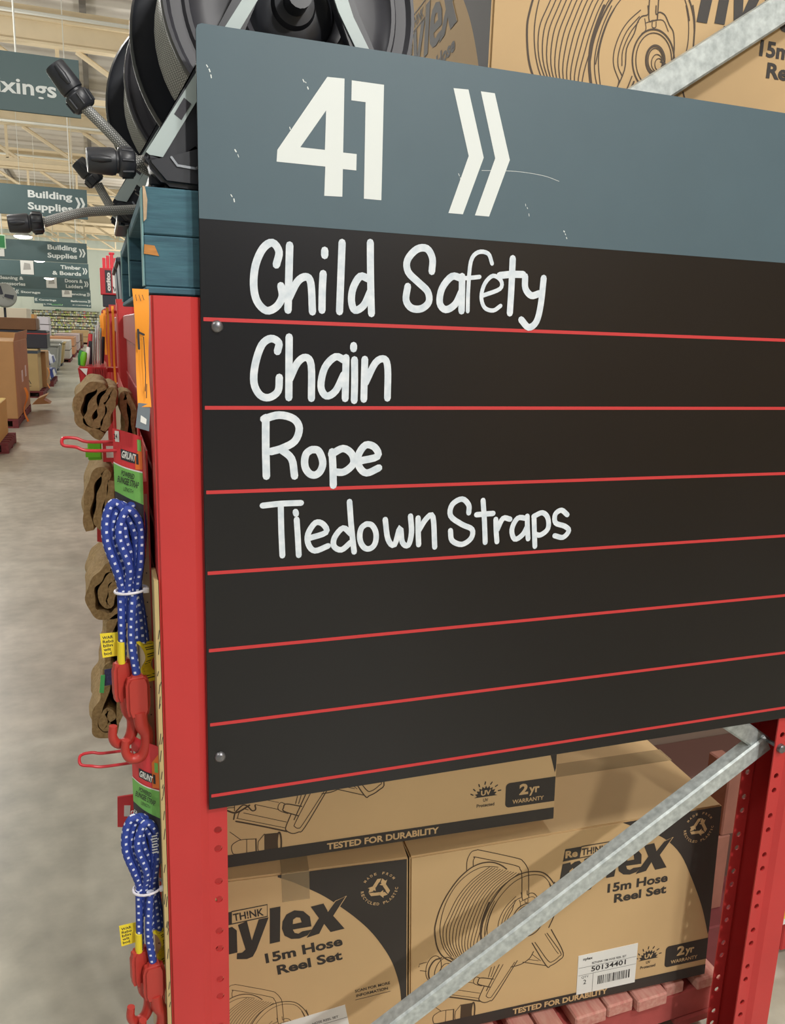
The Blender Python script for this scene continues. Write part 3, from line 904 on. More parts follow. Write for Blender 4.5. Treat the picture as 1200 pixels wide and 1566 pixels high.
# the pegboard the packets hang on, its cut edge turned to the cross aisle, and the brown sheet behind it
pb = empty('display_pegboard', 'narrow tan pegboard edge standing beside the near red post', 'board', loc=(-0.0838, 0.09, 0.0))
mb = MB()
mb.box(-0.007, 0.0045, 0.0, 2.10, 0.3, 1.53)
F = (V3((-0.083, 0.04, 0)), V3((1, 0, 0)), V3((0, 0, 1)), V3((0, -1, 0)))
for k in range(46):
    z = 0.36 + k * 0.0253
    mb.tube([(-0.002 + 0.0015 * (k % 2), -0.0006, z), (-0.002 + 0.0015 * (k % 2), 0.004, z)], 0.0013, 6, 1)
mb.build('board', [PEG_TAN, DARK_CARD], pb)
mb = MB()
mb.box(0.0045, 0.007, -0.001, 2.10, 0.3, 1.60)
mb.box(-0.007, 0.0045, 0.0, 2.10, 1.53, 1.55)
mb.build('edge_strip', RED, pb)
sh = MB()
sh.box(-0.0775, -0.0712, 0.0, 0.075, 0.10, 1.41)
rng = random.Random(3)
for k in range(26):
    z = 0.62 + rng.random() * 0.72
    x = -0.0773 + rng.random() * 0.0038
    sh.ribbon([(x, z), (x + 0.0022, z + 0.006 + rng.random() * 0.016)], 0.0012, (V3((0, 0, 0)),) + XZ[1:], 0.0003, 1, smooth=False, caps=False)
tag(sh.build('cardboard_sheet', [KRAFT3, INK]), 'thin upright brown cardboard sheet between the tan pegboard and the near red post', 'cardboard')

# further racks down the main aisle
for i in range(1, 8):
    y = 2.42 + 2.45 * (i - 1)
    rk = empty('pallet_rack', ['', 'red pallet rack directly behind the first one along the main aisle', 'third red pallet rack along the main aisle', 'fourth red pallet rack along the main aisle',
                               'fifth red pallet rack along the main aisle', 'sixth red pallet rack along the main aisle', 'seventh red pallet rack along the main aisle', 'farthest red pallet rack in view along the main aisle'][i], 'rack', loc=(0, y, 0), group='red racks along the main aisle')
    upright_mb(1, 0.0, 0.0, 1.87 + 0.02 * i, holes=False).build('upright', RED, rk, smooth=30)
    upright_mb(-1, 1.262, 0.0, 2.75, holes=False).build('upright', RED, rk, smooth=30)
    upright_mb(1, 0.0, 2.2, 1.87 + 0.02 * i, holes=False).build('upright', RED, rk, smooth=30)
    mb = MB()
    mb.box(-0.045, -0.005, 0.11, 2.2, 1.735, 1.823, bevel=0.004)
    mb.build('beam', RED_DARK, rk)
    mb = MB()
    mb.box(-0.036, -0.030, 0.11, 2.2, 0.1, 1.735)
    mb.build('side_panel', RED, rk)

# ------------------------------------------------------------------ the aisle board
sb = empty('aisle_sign_board', 'large aisle 41 board with handwritten list screwed to the rack end', 'sign', loc=(0, 0, 0))
mb = MB()
mb.prism([(0, 1.0014), (1.285, 1.0014), (1.285, 2.2016), (0.008, 2.2016), (0.002, 2.199), (0, 2.193)], XZ, -0.005, -0.0005, bevel=0.0006, seg=1)
mb.build('board', BLACKBOARD, sb)
mb = MB()
mb.prism([(0.0003, 1.9476), (1.2847, 1.9476), (1.2847, 2.2013), (0.008, 2.2013), (0.0023, 2.1987), (0.0003, 2.193)], XZ, -0.0004, 0.0)
rng = random.Random(11)
for cx, cz, n in ((0.013, 2.152, 3), (0.150, 2.152, 3), (0.130, 2.085, 4), (0.052, 2.045, 2), (0.400, 2.045, 2), (0.52, 2.01, 3), (0.595, 1.975, 3), (0.045, 1.985, 2)):
    for k in range(n):
        a, b = cx + k * 0.0032 + rng.random() * 0.002, cz - k * 0.0065 - rng.random() * 0.004
        mb.ribbon([(a, b), (a + 0.0005 + rng.random() * 0.0012, b - 0.001 - rng.random() * 0.003)], 0.0007 + rng.random() * 0.0012, XZ, 0.0002, 1, smooth=False)
mb.ribbon([(0.44, 2.052), (0.50, 2.056), (0.55, 2.054), (0.58, 2.048)], 0.0006, XZ, 0.0002, 1)
mb.build('header_panel', [SLATE, WHITE_VINYL], sb)
for k in range(7):
    z = 1.8071 - 0.13 * k
    mb = MB()
    mb.prism([(0.004, z - 0.0028), (1.2845, z - 0.0028), (1.2845, z + 0.0028), (0.004, z + 0.0028)], XZ, -0.0004, 0.0)
    mb.build('ruled_line', LINE_RED, sb)
mb = MB()
mb.fill([mm(FOUR), mm(FOUR_HOLE)], XZ, 0.0003)
mb.fill([mm(ONE)], XZ, 0.0003)
mb.build('aisle_number', WHITE_VINYL, sb)
for c in CHEVRONS:
    mb = MB()
    mb.fill([mm(c)], XZ, 0.0003)
    mb.build('chevron', WHITE_VINYL, sb)
for k, strokes in WRITING.items():
    mb = MB()
    for i, (w, p) in enumerate(strokes):
        mb.ribbon(mm(p), w * 1.1e-4, XZ, 0.0003 + 0.00002 * i)
    mb.build('handwritten_line', CHALK, sb)
for x, z in ((0.0235, 1.797), (0.0195, 1.097)):
    mb = MB()
    mb.lathe([(0, 0.0055), (0.004, 0.0052), (0.0075, 0.0038), (0.0095, 0.0), (0.0095, -0.002)], 24, Matrix.Translation((x, 0.0, z)) @ Matrix.Rotation(R(90), 4, 'X'))
    mb.build('screw', ZINC, sb, smooth=60)


# ------------------------------------------------------------------ hose reel cartons
CL, CD, CH = 0.8066, 0.50, 0.497


def quarter(cx, cy, r, a0, a1, n=6):
    return [(cx + r * math.cos(R(a0 + (a1 - a0) * i / n)), cy + r * math.sin(R(a0 + (a1 - a0) * i / n))) for i in range(n + 1)]


def arrow_ring(mb, F, cx, cy, r, d, mi):
    """three bent arrows chasing each other"""
    for k in range(3):
        a = R(120 * k)
        T = lambda p: (cx + r * (p[0] * math.cos(a) - p[1] * math.sin(a)), cy + r * (p[0] * math.sin(a) + p[1] * math.cos(a)))
        mb.fill([[T(p) for p in ((-0.52, 0.28), (-0.16, 0.86), (0.16, 0.86), (0.0, 0.56), (-0.06, 0.52), (-0.28, 0.14))]], F, d, mi)
        mb.fill([[T(p) for p in ((0.10, 0.52), (0.22, 0.86), (0.46, 0.62), (0.60, 0.70), (0.44, 0.14), (0.0, 0.34), (0.18, 0.44))]], F, d, mi)


def ring_text(mb, F, s, cx, cy, r, a0, a1, h, d, mi, inward=False):
    n = len(s)
    for i, ch in enumerate(s):
        if ch == ' ':
            continue
        a = a0 + (a1 - a0) * i / (n - 1)
        px, py = cx + r * math.cos(R(a)), cy + r * math.sin(R(a))
        rot = R(a - 90) if not inward else R(a + 90)
        w = h * (0.35 if ch == 'I' else 0.85)
        mb.text(ch, F, px - w / 2 * math.cos(rot), py - w / 2 * math.sin(rot), w, h, d, mi, 0.02, rot)


def clip_low(p, z):
    return [q for q in p if q[1] > z]


def carton(label, M, sticker=None):
    t = empty('hose_reel_carton', label, 'carton', M, group='printed hose reel cartons')
    FF = (V3((0, 0, 0)), V3((1, 0, 0)), V3((0, 0, 1)), V3((0, -1, 0)))
    FE = (V3((0, CD, 0)), V3((0, -1, 0)), V3((0, 0, 1)), V3((-1, 0, 0)))
    mb = MB()
    mb.box(0, CL, 0, CD, 0, CH, bevel=0.004, seg=2)
    mb.build('box', KRAFT, t, smooth=40)
    mb = MB()
    mb.box(-0.0008, CL + 0.0008, CD / 2 - 0.03, CD / 2 + 0.03, CH, CH + 0.0006)
    mb.box(-0.0009, -0.0003, CD / 2 - 0.03, CD / 2 + 0.03, CH - 0.07, CH + 0.0006)
    mb.build('packing_tape', TAPE, t)
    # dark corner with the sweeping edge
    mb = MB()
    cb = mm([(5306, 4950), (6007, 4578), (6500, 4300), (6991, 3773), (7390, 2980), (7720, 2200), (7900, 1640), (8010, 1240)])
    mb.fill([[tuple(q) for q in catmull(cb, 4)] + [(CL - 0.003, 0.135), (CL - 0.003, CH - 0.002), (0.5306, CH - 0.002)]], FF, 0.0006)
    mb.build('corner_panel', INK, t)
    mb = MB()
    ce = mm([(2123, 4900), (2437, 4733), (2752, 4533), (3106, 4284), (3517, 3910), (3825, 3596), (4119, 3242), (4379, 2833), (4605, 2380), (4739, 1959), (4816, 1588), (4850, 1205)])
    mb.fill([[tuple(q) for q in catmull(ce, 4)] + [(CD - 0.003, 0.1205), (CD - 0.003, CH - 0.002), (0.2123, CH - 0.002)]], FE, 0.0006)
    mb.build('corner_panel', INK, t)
    # line drawing of the reel
    mb = MB()
    for w, p in ART:
        mb.ribbon(mm(p), w * 1e-4 * 1.5, FF, 0.0004)
    mb.fill([mm(NOZZLE)], FF, 0.0004)
    mb.build('reel_drawing', INK_LINE, t)
    mb = MB()
    for w, p in ART:
        q = clip_low([(a * 0.78e-4 - 0.015, b * 0.78e-4 - 0.146) for a, b in p], 0.004)
        if len(q) > 1:
            mb.ribbon(q, w * 1e-4 * 0.9, FE, 0.0004)
    mb.build('reel_drawing', INK_LINE, t)
    # brand name
    rt = R(-4.5)

    def fx(p):
        a, b = p[0] - 0.2031, p[1] - 0.3314
        return (0.2031 + 0.306 + a * math.cos(rt) - b * math.sin(rt), 0.3314 + 0.022 + a * math.sin(rt) + b * math.cos(rt))
    for F, g in ((FE, lambda p: p), (FF, fx)):
        mb = MB()
        for k in ('n', 'y', 'l', 'x'):
            mb.fill([[g(q) for q in mm(LOGO[k])]], F, 0.0008)
        mb.fill([[g(q) for q in mm(LOGO['e'])], [g(q) for q in mm(LOGO['ehole'])]], F, 0.0008)
        xs = [g(q) for q in mm(LOGO['x'])]
        mb.ribbon([xs[2], xs[3], (xs[4][0] + 0.003, xs[4][1] + 0.002), xs[5], xs[6]], 0.0018, F, 0.0010, 1, smooth=False)
        fr = [g(q) for q in mm(LOGO['frame'])]
        mid = lambda a, b, s: (a[0] + (b[0] - a[0]) * s, a[1] + (b[1] - a[1]) * s)
        mb.fill([[fr[0], mid(fr[0], fr[1], 0.36), mid(fr[3], fr[2], 0.36), fr[3]]], F, 0.0007)
        mb.ribbon([mid(fr[0], fr[1], 0.36), fr[1], fr[2], mid(fr[3], fr[2], 0.36)], 0.0025, F, 0.0007, smooth=False)
        mb.ribbon([fr[3], fr[2]], 0.0025, F, 0.0007, smooth=False)
        rot = math.atan2(fr[1][1] - fr[0][1], fr[1][0] - fr[0][0])
        w = (V3(fr[1]) - V3(fr[0])).length
        h = (V3(fr[0]) - V3(fr[3])).length
        o = fr[3]
        P = lambda a, b: (o[0] + a * math.cos(rot) - b * math.sin(rot), o[1] + a * math.sin(rot) + b * math.cos(rot))
        mb.text('Re', F, *P(w * 0.04, h * 0.2), w * 0.27, h * 0.62, 0.0010, 1, 0.04, rot)
        mb.text('TH!NK', F, *P(w * 0.40, h * 0.2), w * 0.55, h * 0.6, 0.0008, 0, 0.02, rot)
        mb.build('brand_name', [INK, KRAFT], t)
    mb = MB()
    r6 = math.atan2(184, 1721)
    mb.text('15m Hose', FE, 0.180, 0.2767, 0.172, 0.0255, 0.0006, 0, 0.035, r6)
    mb.text('Reel Set', FE, 0.2048, 0.2423, 0.146, 0.0255, 0.0006, 0, 0.035, r6)
    PT = mb
    mb = MB()
    mb.text('15m Hose', FF, 0.5017, 0.3060, 0.1663, 0.0255, 0.0006, 0, 0.035)
    mb.text('Reel Set', FF, 0.5216, 0.2735, 0.1452, 0.0255, 0.0006, 0, 0.035)
    mb.build('product_text', INK, t)
    mb = PT
    mb.build('product_text', INK, t)
    mb = MB()
    mb.text('SCAN FOR MORE', FE, 0.3772, 0.1640, 0.082, 0.0075, 0.0006, 0, 0.02, r6)
    mb.text('INFORMATION', FE, 0.3800, 0.1510, 0.074, 0.0075, 0.0006, 0, 0.02, r6)
    mb.ribbon([(0.378, 0.144), (0.459, 0.153)], 0.0012, FE, 0.0006, smooth=False)
    mb.build('scan_caption', INK, t)
    for F, cx, cy in ((FE, 0.4348, 0.4290), (FF, 0.7435, 0.4459)):
        mb = MB()
        arrow_ring(mb, F, cx, cy, 0.029, 0.0010, 0)
        ring_text(mb, F, 'MADE FROM', cx, cy, 0.036, 145, 35, 0.0062, 0.0010, 0)
        ring_text(mb, F, 'RECYCLED PLASTIC', cx, cy, 0.0425, 187, 353, 0.0068, 0.0010, 0, True)
        mb.build('recycling_emblem', KRAFT, t)
    # weather icon, warranty badge, base stripe
    mb = MB()
    cx, cz = 0.632, 0.090
    mb.fill([[(cx + (0.0215 if i % 2 else 0.028) * math.cos(R(i * 9)), cz - 0.004 + (0.0215 if i % 2 else 0.028) * math.sin(R(i * 9))) for i in range(0, 21)]], FF, 0.0006)
    mb.text('UV', FF, cx - 0.012, cz + 0.0, 0.024, 0.013, 0.0010, 1, 0.04)
    mb.text('UV', FF, cx - 0.006, cz - 0.0165, 0.012, 0.008, 0.0006, 0, 0.02)
    mb.text('Protected', FF, cx - 0.0215, cz - 0.0295, 0.043, 0.0085, 0.0006, 0, 0.02)
    for a in (20, 45, 70, 95, 120, 145, 165):
        p = (cx + 0.032 * math.cos(R(a)), cz - 0.004 + 0.032 * math.sin(R(a)))
        mb.ribbon([p, (p[0] + 0.006 * math.cos(R(a - 15)), p[1] + 0.006 * math.sin(R(a - 15)))], 0.0028, FF, 0.0006, smooth=False)
    mb.build('sun_icon', [INK, KRAFT], t)
    mb = MB()
    mb.fill([quarter(0.6905, 0.0595, 0.010, 270, 180)[0:7] + quarter(0.6905, 0.1025, 0.010, 180, 90) + [(CL - 0.003, 0.1135), (CL - 0.003, 0.0495)]], FF, 0.0006)
    mb.text('2', FF, 0.7140, 0.078, 0.022, 0.028, 0.0010, 1, 0.04)
    mb.text('yr', FF, 0.7385, 0.0725, 0.026, 0.0225, 0.0010, 1, 0.03)
    mb.text('WARRANTY', FF, 0.698, 0.0575, 0.078, 0.0105, 0.0010, 1, 0.02)
    mb.build('warranty_badge', [INK, KRAFT], t)
    mb = MB()
    mb.fill([[(0.003, 0.003), (CL - 0.003, 0.003), (CL - 0.003, 0.033), (0.003, 0.033)]], FF, 0.0006)
    mb.text('TESTED FOR DURABILITY', FF, 0.264, 0.010, 0.257, 0.0165, 0.0010, 1, 0.035)
    mb.build('base_stripe', [INK, KRAFT], t)
    if sticker == 'front':
        mb = MB()
        mb.prism([(0.434, 0.026), (0.597, 0.026), (0.598, 0.142), (0.434, 0.140)], FF, 0.0, 0.0012)
        mb.text('nylex', FF, 0.447, 0.122, 0.026, 0.010, 0.0016, 1, 0.03)
        mb.text('RETHINK 15M HOSE REEL SET', FF, 0.472, 0.109, 0.095, 0.006, 0.0016, 1, 0.01)
        mb.text('50134401', FF, 0.471, 0.087, 0.096, 0.015, 0.0016, 1, 0.02)
        mb.text('QTY', FF, 0.445, 0.071, 0.020, 0.007, 0.0016, 1, 0.0)
        mb.text('2', FF, 0.451, 0.054, 0.008, 0.013, 0.0016, 1, 0.0)
        for z in (0.104, 0.082):
            mb.ribbon([(0.436, z), (0.596, z)], 0.0008, FF, 0.0016, 1, smooth=False, caps=False)
        mb.ribbon([(0.477, 0.082), (0.477, 0.028)], 0.0008, FF, 0.0016, 1, smooth=False, caps=False)
        x = 0.492
        rg = random.Random(5)
        while x < 0.580:
            w = rg.choice((0.001, 0.0016, 0.0026))
            mb.ribbon([(x, 0.045), (x, 0.070)], w, FF, 0.0016, 1, smooth=False, caps=False)
            x += w + rg.choice((0.0012, 0.0018, 0.0026))
        mb.build('address_label', [PAPER, PAPER_INK], t)
    if sticker == 'end':
        mb = MB()
        c, s = math.cos(R(9)), math.sin(R(9))
        g = lambda a, b: (0.200 + a * c - b * s, 0.004 + a * s + b * c)
        mb.prism([g(0.02, 0.0), g(0.172, 0.0), g(0.172, 0.106), g(0.02, 0.105)], FE, 0.0, 0.0012)
        mb.text('HOSE REEL SET', FE, *g(0.092, 0.078), 0.06, 0.006, 0.0016, 1, 0.01, R(9))
        mb.ribbon([g(0.02, 0.072), g(0.172, 0.072)], 0.0008, FE, 0.0016, 1, smooth=False, caps=False)
        mb.build('address_label', [PAPER, PAPER_INK], t)
    return t


def face_matrix(P, yaw, roll, end=False):
    u = V3((math.cos(roll) * math.cos(yaw), math.cos(roll) * math.sin(yaw), math.sin(roll)))
    v = V3((-math.sin(roll) * math.cos(yaw), -math.sin(roll) * math.sin(yaw), math.cos(roll)))
    n = v.cross(u)
    P = V3(P)
    if not end:
        X, Y, O = u, n, P
    else:
        X, Y = n, -u
        O = P + u * CD
    return Matrix(((X.x, Y.x, v.x, O.x), (X.y, Y.y, v.y, O.y), (X.z, Y.z, v.z, O.z), (0, 0, 0, 1)))


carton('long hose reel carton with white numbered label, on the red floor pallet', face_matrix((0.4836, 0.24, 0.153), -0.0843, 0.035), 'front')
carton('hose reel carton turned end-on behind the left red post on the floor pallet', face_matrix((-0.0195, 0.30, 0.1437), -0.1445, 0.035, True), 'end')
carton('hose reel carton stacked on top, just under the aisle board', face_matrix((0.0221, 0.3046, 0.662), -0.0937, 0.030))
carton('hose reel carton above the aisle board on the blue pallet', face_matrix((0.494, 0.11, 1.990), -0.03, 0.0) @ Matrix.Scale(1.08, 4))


# ------------------------------------------------------------------ pallets
def pallet(label, loc, paint, edge, board, W, D, Hh, rz=0, ry=0, top_along='y', nb=9, brd=0.092, name='timber_pallet', splits=True, kind='stringer'):
    t = empty(name, label, 'pallet', Matrix.Translation(loc) @ Matrix.Rotation(rz, 4, 'Z') @ Matrix.Rotation(ry, 4, 'Y'))
    rg = random.Random(len(label))
    for i in range(3):
        y = i * (D - 0.042) / 2
        mb = MB()
        h2 = Hh - 0.011
        mb.box(0, W, y, y + 0.042, 0.011, 0.011 + h2 * 0.52, bevel=0.002)
        mb.box(0, W, y + 0.0008, y + 0.042, 0.0122 + h2 * 0.52, 0.011 + h2, bevel=0.002)
        mb.box(-0.0015, 0.0005, y + 0.002, y + 0.040, 0.012, 0.009 + h2, 1)
        mb.build('stringer', [paint, edge], t)
    for k, (z, n) in enumerate(((Hh - 0.020, nb), (0.0, 5))):
        for i in range(n):
            x = i * (W - brd) / (n - 1)
            mb = MB()
            j = (rg.random() - 0.5) * 0.02
            if k == 0:
                mb.box(x, x + brd, 0.043, D - 0.043, z, z + 0.0195, bevel=0.002)
            else:
                mb.box(x, x + brd if i < n - 1 else W, -0.003 + j * 0.2, D + 0.002, z, z + 0.0105, bevel=0.002)
            mb.build('deck_board', board, t)
    return t


tp = pallet('worn blue timber pallet on the rack beam behind the board', (-0.076, 0.022, 1.840), BLUE_WOOD, BLUE_EDGE, BLUE_WOOD, 1.165, 1.165, 0.148)
mb = MB()
F = (V3((0, 0, 0)), V3((1, 0, 0)), V3((0, 0, 1)), V3((0, -1, 0)))
mb.prism([(0.0, 0.056), (0.021, 0.054), (0.015, 0.068), (0.001, 0.069)], F, -0.001, 0.0012)
mb.prism([(0.001, 0.100), (0.005, 0.104), (0.007, 0.130), (0.004, 0.1478), (0.001, 0.1478)], F, -0.001, 0.0012, 1)
mb.build('split_timber', [WOOD_ORANGE, mat('bare pale timber', srgb(196, 170, 140), 0.85, var=0.15, scale=60)], tp)
# floor pallet: bearers across, thick boards whose ends face the cross aisle
fp = empty('timber_pallet', 'faded red timber pallet on the floor under the cartons', 'pallet', Matrix.Translation((-0.02, 0.15, 0.0)) @ Matrix.Rotation(R(-1.7), 4, 'Y'))
rg = random.Random(2)
for i in range(3):
    mb = MB()
    mb.box(0.0, 1.355, 0.03 + i * 0.5, 0.13 + i * 0.5, 0.018, 0.098, bevel=0.004)
    mb.build('bearer', RED_WOOD2, fp)
x = 0.0
while x < 1.29:
    w = rg.choice((0.06, 0.075, 0.09))
    j = rg.random() * 0.03
    mb = MB()
    mb.box(x, x + w, j, 1.16, 0.099, 0.131 + rg.random() * 0.004, bevel=0.004)
    mb.build('deck_board', RED_WOOD, fp)
    x += w + rg.choice((0.003, 0.006, 0.035))
for x in (0.02, 0.62, 1.235):
    mb = MB()
    mb.box(x, x + 0.11, 0.02, 1.14, 0.0, 0.018)
    mb.build('base_board', RED_WOOD2, fp)


# ------------------------------------------------------------------ hose reels on the blue pallet
def connector(mb, a, b, r0=0.0175, mi=0):
    """click connector: collar at b (hose side), open socket at a"""
    a, b = V3(a), V3(b)
    t = (a - b)
    L = t.length
    t.normalize()
    P = lambda s: b + t * (L * s)
    mb.tube([P(0), P(0.04), P(0.30), P(0.34), P(0.36), P(0.40), P(0.42), P(0.5), P(0.96), P(1.0)],
            [r0 * 0.85, r0 * 1.0, r0 * 1.06, r0 * 0.98, r0 * 0.8, r0 * 0.8, r0 * 0.92, r0 * 0.97, r0 * 0.88, r0 * 0.82], 20, mi, caps=True)
    s = t.cross(V3((0, 0, 1)))
    if s.length < 0.1:
        s = t.cross(V3((0, 1, 0)))
    s.normalize()
    u = s.cross(t)
    for k in range(8):
        q = (s * math.cos(k * math.pi / 4) + u * math.sin(k * math.pi / 4)) * r0
        mb.tube([P(0.05) + q, P(0.29) + q * 1.06], r0 * 0.10, 6, mi)
    for q in (s, -s):
        mb.tube([P(0.52) + q * r0 * 0.86, P(0.72) + q * r0 * 0.92, P(0.93) + q * r0 * 0.8], [r0 * 0.2, r0 * 0.28, r0 * 0.2], 8, mi)
    mb.tube([P(0.985), P(1.004)], r0 * 0.5, 16, 1)


def hose_reel(label, loc, tails):
    t = empty('hose_reel', label, 'hose reel', loc=loc, group='black hose reels on the blue pallet')
    cx, cz = 0.216, 0.274           # hub centre above the foot corner
    AX = lambda y: Matrix.Translation((cx, y, cz)) @ Matrix.Rotation(R(90), 4, 'X')      # lathe +z -> -y
    # front flange: dished disc with rolled rims and a raised hub ring
    mb = MB()
    mb.lathe([(0.066, -0.012), (0.072, 0.006), (0.080, 0.012), (0.086, 0.008), (0.092, -0.002), (0.130, -0.004), (0.150, 0.002), (0.154, 0.008), (0.160, 0.008), (0.164, 0.001), (0.180, 0.002), (0.186, 0.010), (0.191, 0.010), (0.193, 0.004), (0.193, -0.006), (0.189, -0.010), (0.090, -0.014), (0.066, -0.012)], 64, AX(0.02))
    mb.build('front_flange', BLACK_PL2, t, smooth=40)
    mb = MB()
    mb.lathe([(0.0, 0.020), (0.016, 0.020), (0.018, 0.016), (0.030, 0.014), (0.034, 0.004), (0.050, 0.002), (0.060, -0.004), (0.068, -0.012), (0, -0.012)], 40, AX(0.02))
    mb.build('hub_cap', BLACK_PL, t, smooth=40)
    mb = MB()
    mb.lathe([(0.0, -0.012), (0.09, -0.012), (0.12, -0.006), (0.150, 0.010), (0.160, 0.012), (0.168, 0.004), (0.214, 0.006), (0.221, 0.012), (0.225, 0.006), (0.225, -0.006), (0.10, -0.022), (0.0, -0.022)], 64, AX(0.262))
    mb.build('rear_flange', BLACK_PL, t, smooth=40)
    mb = MB()
    for k in range(10):
        r = 0.178
        y = 0.048 + k * 0.0192
        mb.tube([(cx + r * math.cos(2 * math.pi * i / 48), y, cz + r * math.sin(2 * math.pi * i / 48)) for i in range(48)], 0.0096, 12, closed=True)
    mb.build('wound_hose', BRAID, t, smooth=60)
    # A-frame sides
    for y0, nm in ((-0.022, 'front_leg'), (0.278, 'rear_leg')):
        for s in (1, -1):
            X = lambda x: cx + s * (x - cx)
            P = [(X(-0.010), 0.032), (X(0.018), 0.012), (X(0.052), 0.012), (X(0.152), 0.252), (X(0.180), 0.315), (X(0.150), 0.330), (X(0.128), 0.262)]
            F = (V3((0, y0, 0)),) + XZ[1:]
            mb = MB()
            mb.prism(P, F, -0.024, 0.0, bevel=0.004)
            lg = mb.build(nm, BLACK_PL, t, smooth=40)
            q = [(X(-0.004), 0.042), (X(0.014), 0.029), (X(0.157), 0.262), (X(0.176), 0.306), (X(0.158), 0.316), (X(0.134), 0.258)]
            mb = MB()
            mb.prism(q, F, 0.0002, 0.003)
            b2 = [(X(0.036), 0.096), (X(0.046), 0.089), (X(0.060), 0.112), (X(0.050), 0.119)]
            mb.prism(b2, F, 0.003, 0.0036, 1)
            mb.build('inlay_strip', [GREY_STRIP, DARK_CARD], lg)
        # foot: long rounded skid with a ribbed underside
    for s in (1, -1):
        X = lambda x: cx + s * (x - cx)
        F = (V3((0, -0.030, 0)),) + XZ[1:]
        mb = MB()
        P = [(X(-0.006), 0.040), (X(-0.004), 0.024), (X(0.020), -0.002), (X(0.080), -0.004), (X(0.108), 0.006), (X(0.108), 0.052), (X(0.070), 0.060), (X(0.030), 0.030)]
        mb.prism(P, F, -0.045, 0.004, bevel=0.007, seg=3)
        ft = mb.build('foot', BLACK_PL, t, smooth=50)
        mb = MB()
        mb.ribbon([(X(0.030), 0.036), (X(0.038), 0.026), (X(0.064), 0.024), (X(0.073), 0.033)], 0.0035, F, 0.0060, smooth=False)
        mb.build('chrome_line', CHROME, ft)
        mb = MB()
        for k in range(5):
            a = X(0.004 + k * 0.018)
            mb.tube([(a, -0.02, -0.004), (a + 0.02, 0.012, -0.004)], 0.003, 6)
            mb.tube([(a + 0.02, -0.02, -0.004), (a, 0.012, -0.004)], 0.003, 6)
        mb.box(min(X(0.0), X(0.1)), max(X(0.0), X(0.1)), -0.005, 0.30, 0.0, 0.016, bevel=0.003)
        mb.build('skid', BLACK_PL, t)
    mb = MB()
    mb.tube([(cx, -0.03, cz), (cx, 0.28, cz)], 0.018, 16)
    mb.build('axle', BLACK_PL, t, smooth=40)
    mb = MB()
    P = [(cx - 0.062, -0.03, 0.32), (cx - 0.055, -0.03, 0.47), (cx - 0.055, 0.0, 0.505), (cx - 0.055, 0.24, 0.505), (cx - 0.055, 0.27, 0.47), (cx - 0.062, 0.27, 0.32)]
    mb.tube(catmull(P, 4), 0.012, 12)
    mb.build('carry_handle', GREY_STRIP, t, smooth=50)
    for path, ca, cb, rr in tails:
        mb = MB()
        mb.tube(catmull(path, 6), 0.0088, 14)
        h = mb.build('hose_end', BRAID, t, smooth=60)
        mb = MB()
        connector(mb, ca, cb, rr)
        mb.build('connector', [BLACK_PL, DARK_CARD], h, smooth=45)
    return t


def rel(o, *ps):
    return [tuple(p[i] - o[i] for i in range(3)) for p in ps]


o1 = (-0.064, 0.060, 1.994)
hA = rel(o1, (-0.147, 0.20, 2.121), (-0.115, 0.20, 2.092), (-0.088, 0.205, 2.066), (-0.062, 0.22, 2.045), (-0.03, 0.24, 2.040))
cA = rel(o1, (-0.189, 0.20, 2.176), (-0.146, 0.20, 2.120))
hB = rel(o1, (-0.080, 0.12, 2.034), (-0.058, 0.122, 2.040), (-0.03, 0.13, 2.044), (0.01, 0.14, 2.050))
cB = rel(o1, (-0.148, 0.115, 2.031), (-0.080, 0.12, 2.034))
hose_reel('black hose reel nearest the board, its flange rising behind the board top', o1, [(hA, cA[0], cA[1], 0.0185), (hB, cB[0], cB[1], 0.0205)])
o2 = (-0.098, 0.56, 1.994)
hC = rel(o2, (-0.131, 0.62, 2.072), (-0.117, 0.62, 2.045), (-0.100, 0.62, 2.02), (-0.07, 0.64, 2.016))
cC = rel(o2, (-0.168, 0.62, 2.112), (-0.132, 0.62, 2.073))
hD = rel(o2, (-0.232, 0.50, 1.977), (-0.200, 0.50, 1.989), (-0.160, 0.50, 2.001), (-0.11, 0.50, 2.008), (-0.06, 0.505, 2.015))
cD = rel(o2, (-0.293, 0.50, 1.971), (-0.232, 0.50, 1.977))
r2 = hose_reel('black hose reel standing behind the first one on the blue pallet', o2, [(hC, cC[0], cC[1], 0.0175), (hD, cD[0], cD[1], 0.0185)])


# ------------------------------------------------------------------ hooks and bungee packs
def wire_hook(label, o, L, lift=0.006, spread=0.028, dz=0.010):
    mb = MB()
    a, b = V3(o) + V3((0.004, spread / 2, dz / 2)), V3(o) + V3((0.004, -spread / 2, -dz / 2))
    P = [a, a + V3((-0.03, 0, 0)), a + V3((-L * 0.8, 0, 0)), a + V3((-L * 0.98, 0, lift)), a + V3((-L - 0.016, -spread * 0.25, lift + 0.001)), b + V3((-L - 0.016, spread * 0.25, lift + 0.002)), b + V3((-L * 0.98, 0, lift)), b + V3((-L * 0.8, 0, 0)), b + V3((-0.03, 0, 0)), b]
    mb.tube(catmull(P, 5), 0.0026, 8)
    mb.box(o[0] + 0.001, o[0] + 0.004, o[1] - 0.008, o[1] + 0.03, o[2] - 0.03, o[2] + 0.03, bevel=0.0015)
    return tag(mb.build('display_hook', WIRE_RED, smooth=50), label, 'hook', 'red wire hooks on the rack end')


wire_hook('red wire hook through the upper bungee pack', (-0.091, 0.10, 1.607), 0.098)
wire_hook('red wire hook below, through the lower bungee pack', (-0.091, 0.10, 1.066), 0.098, lift=0.004)


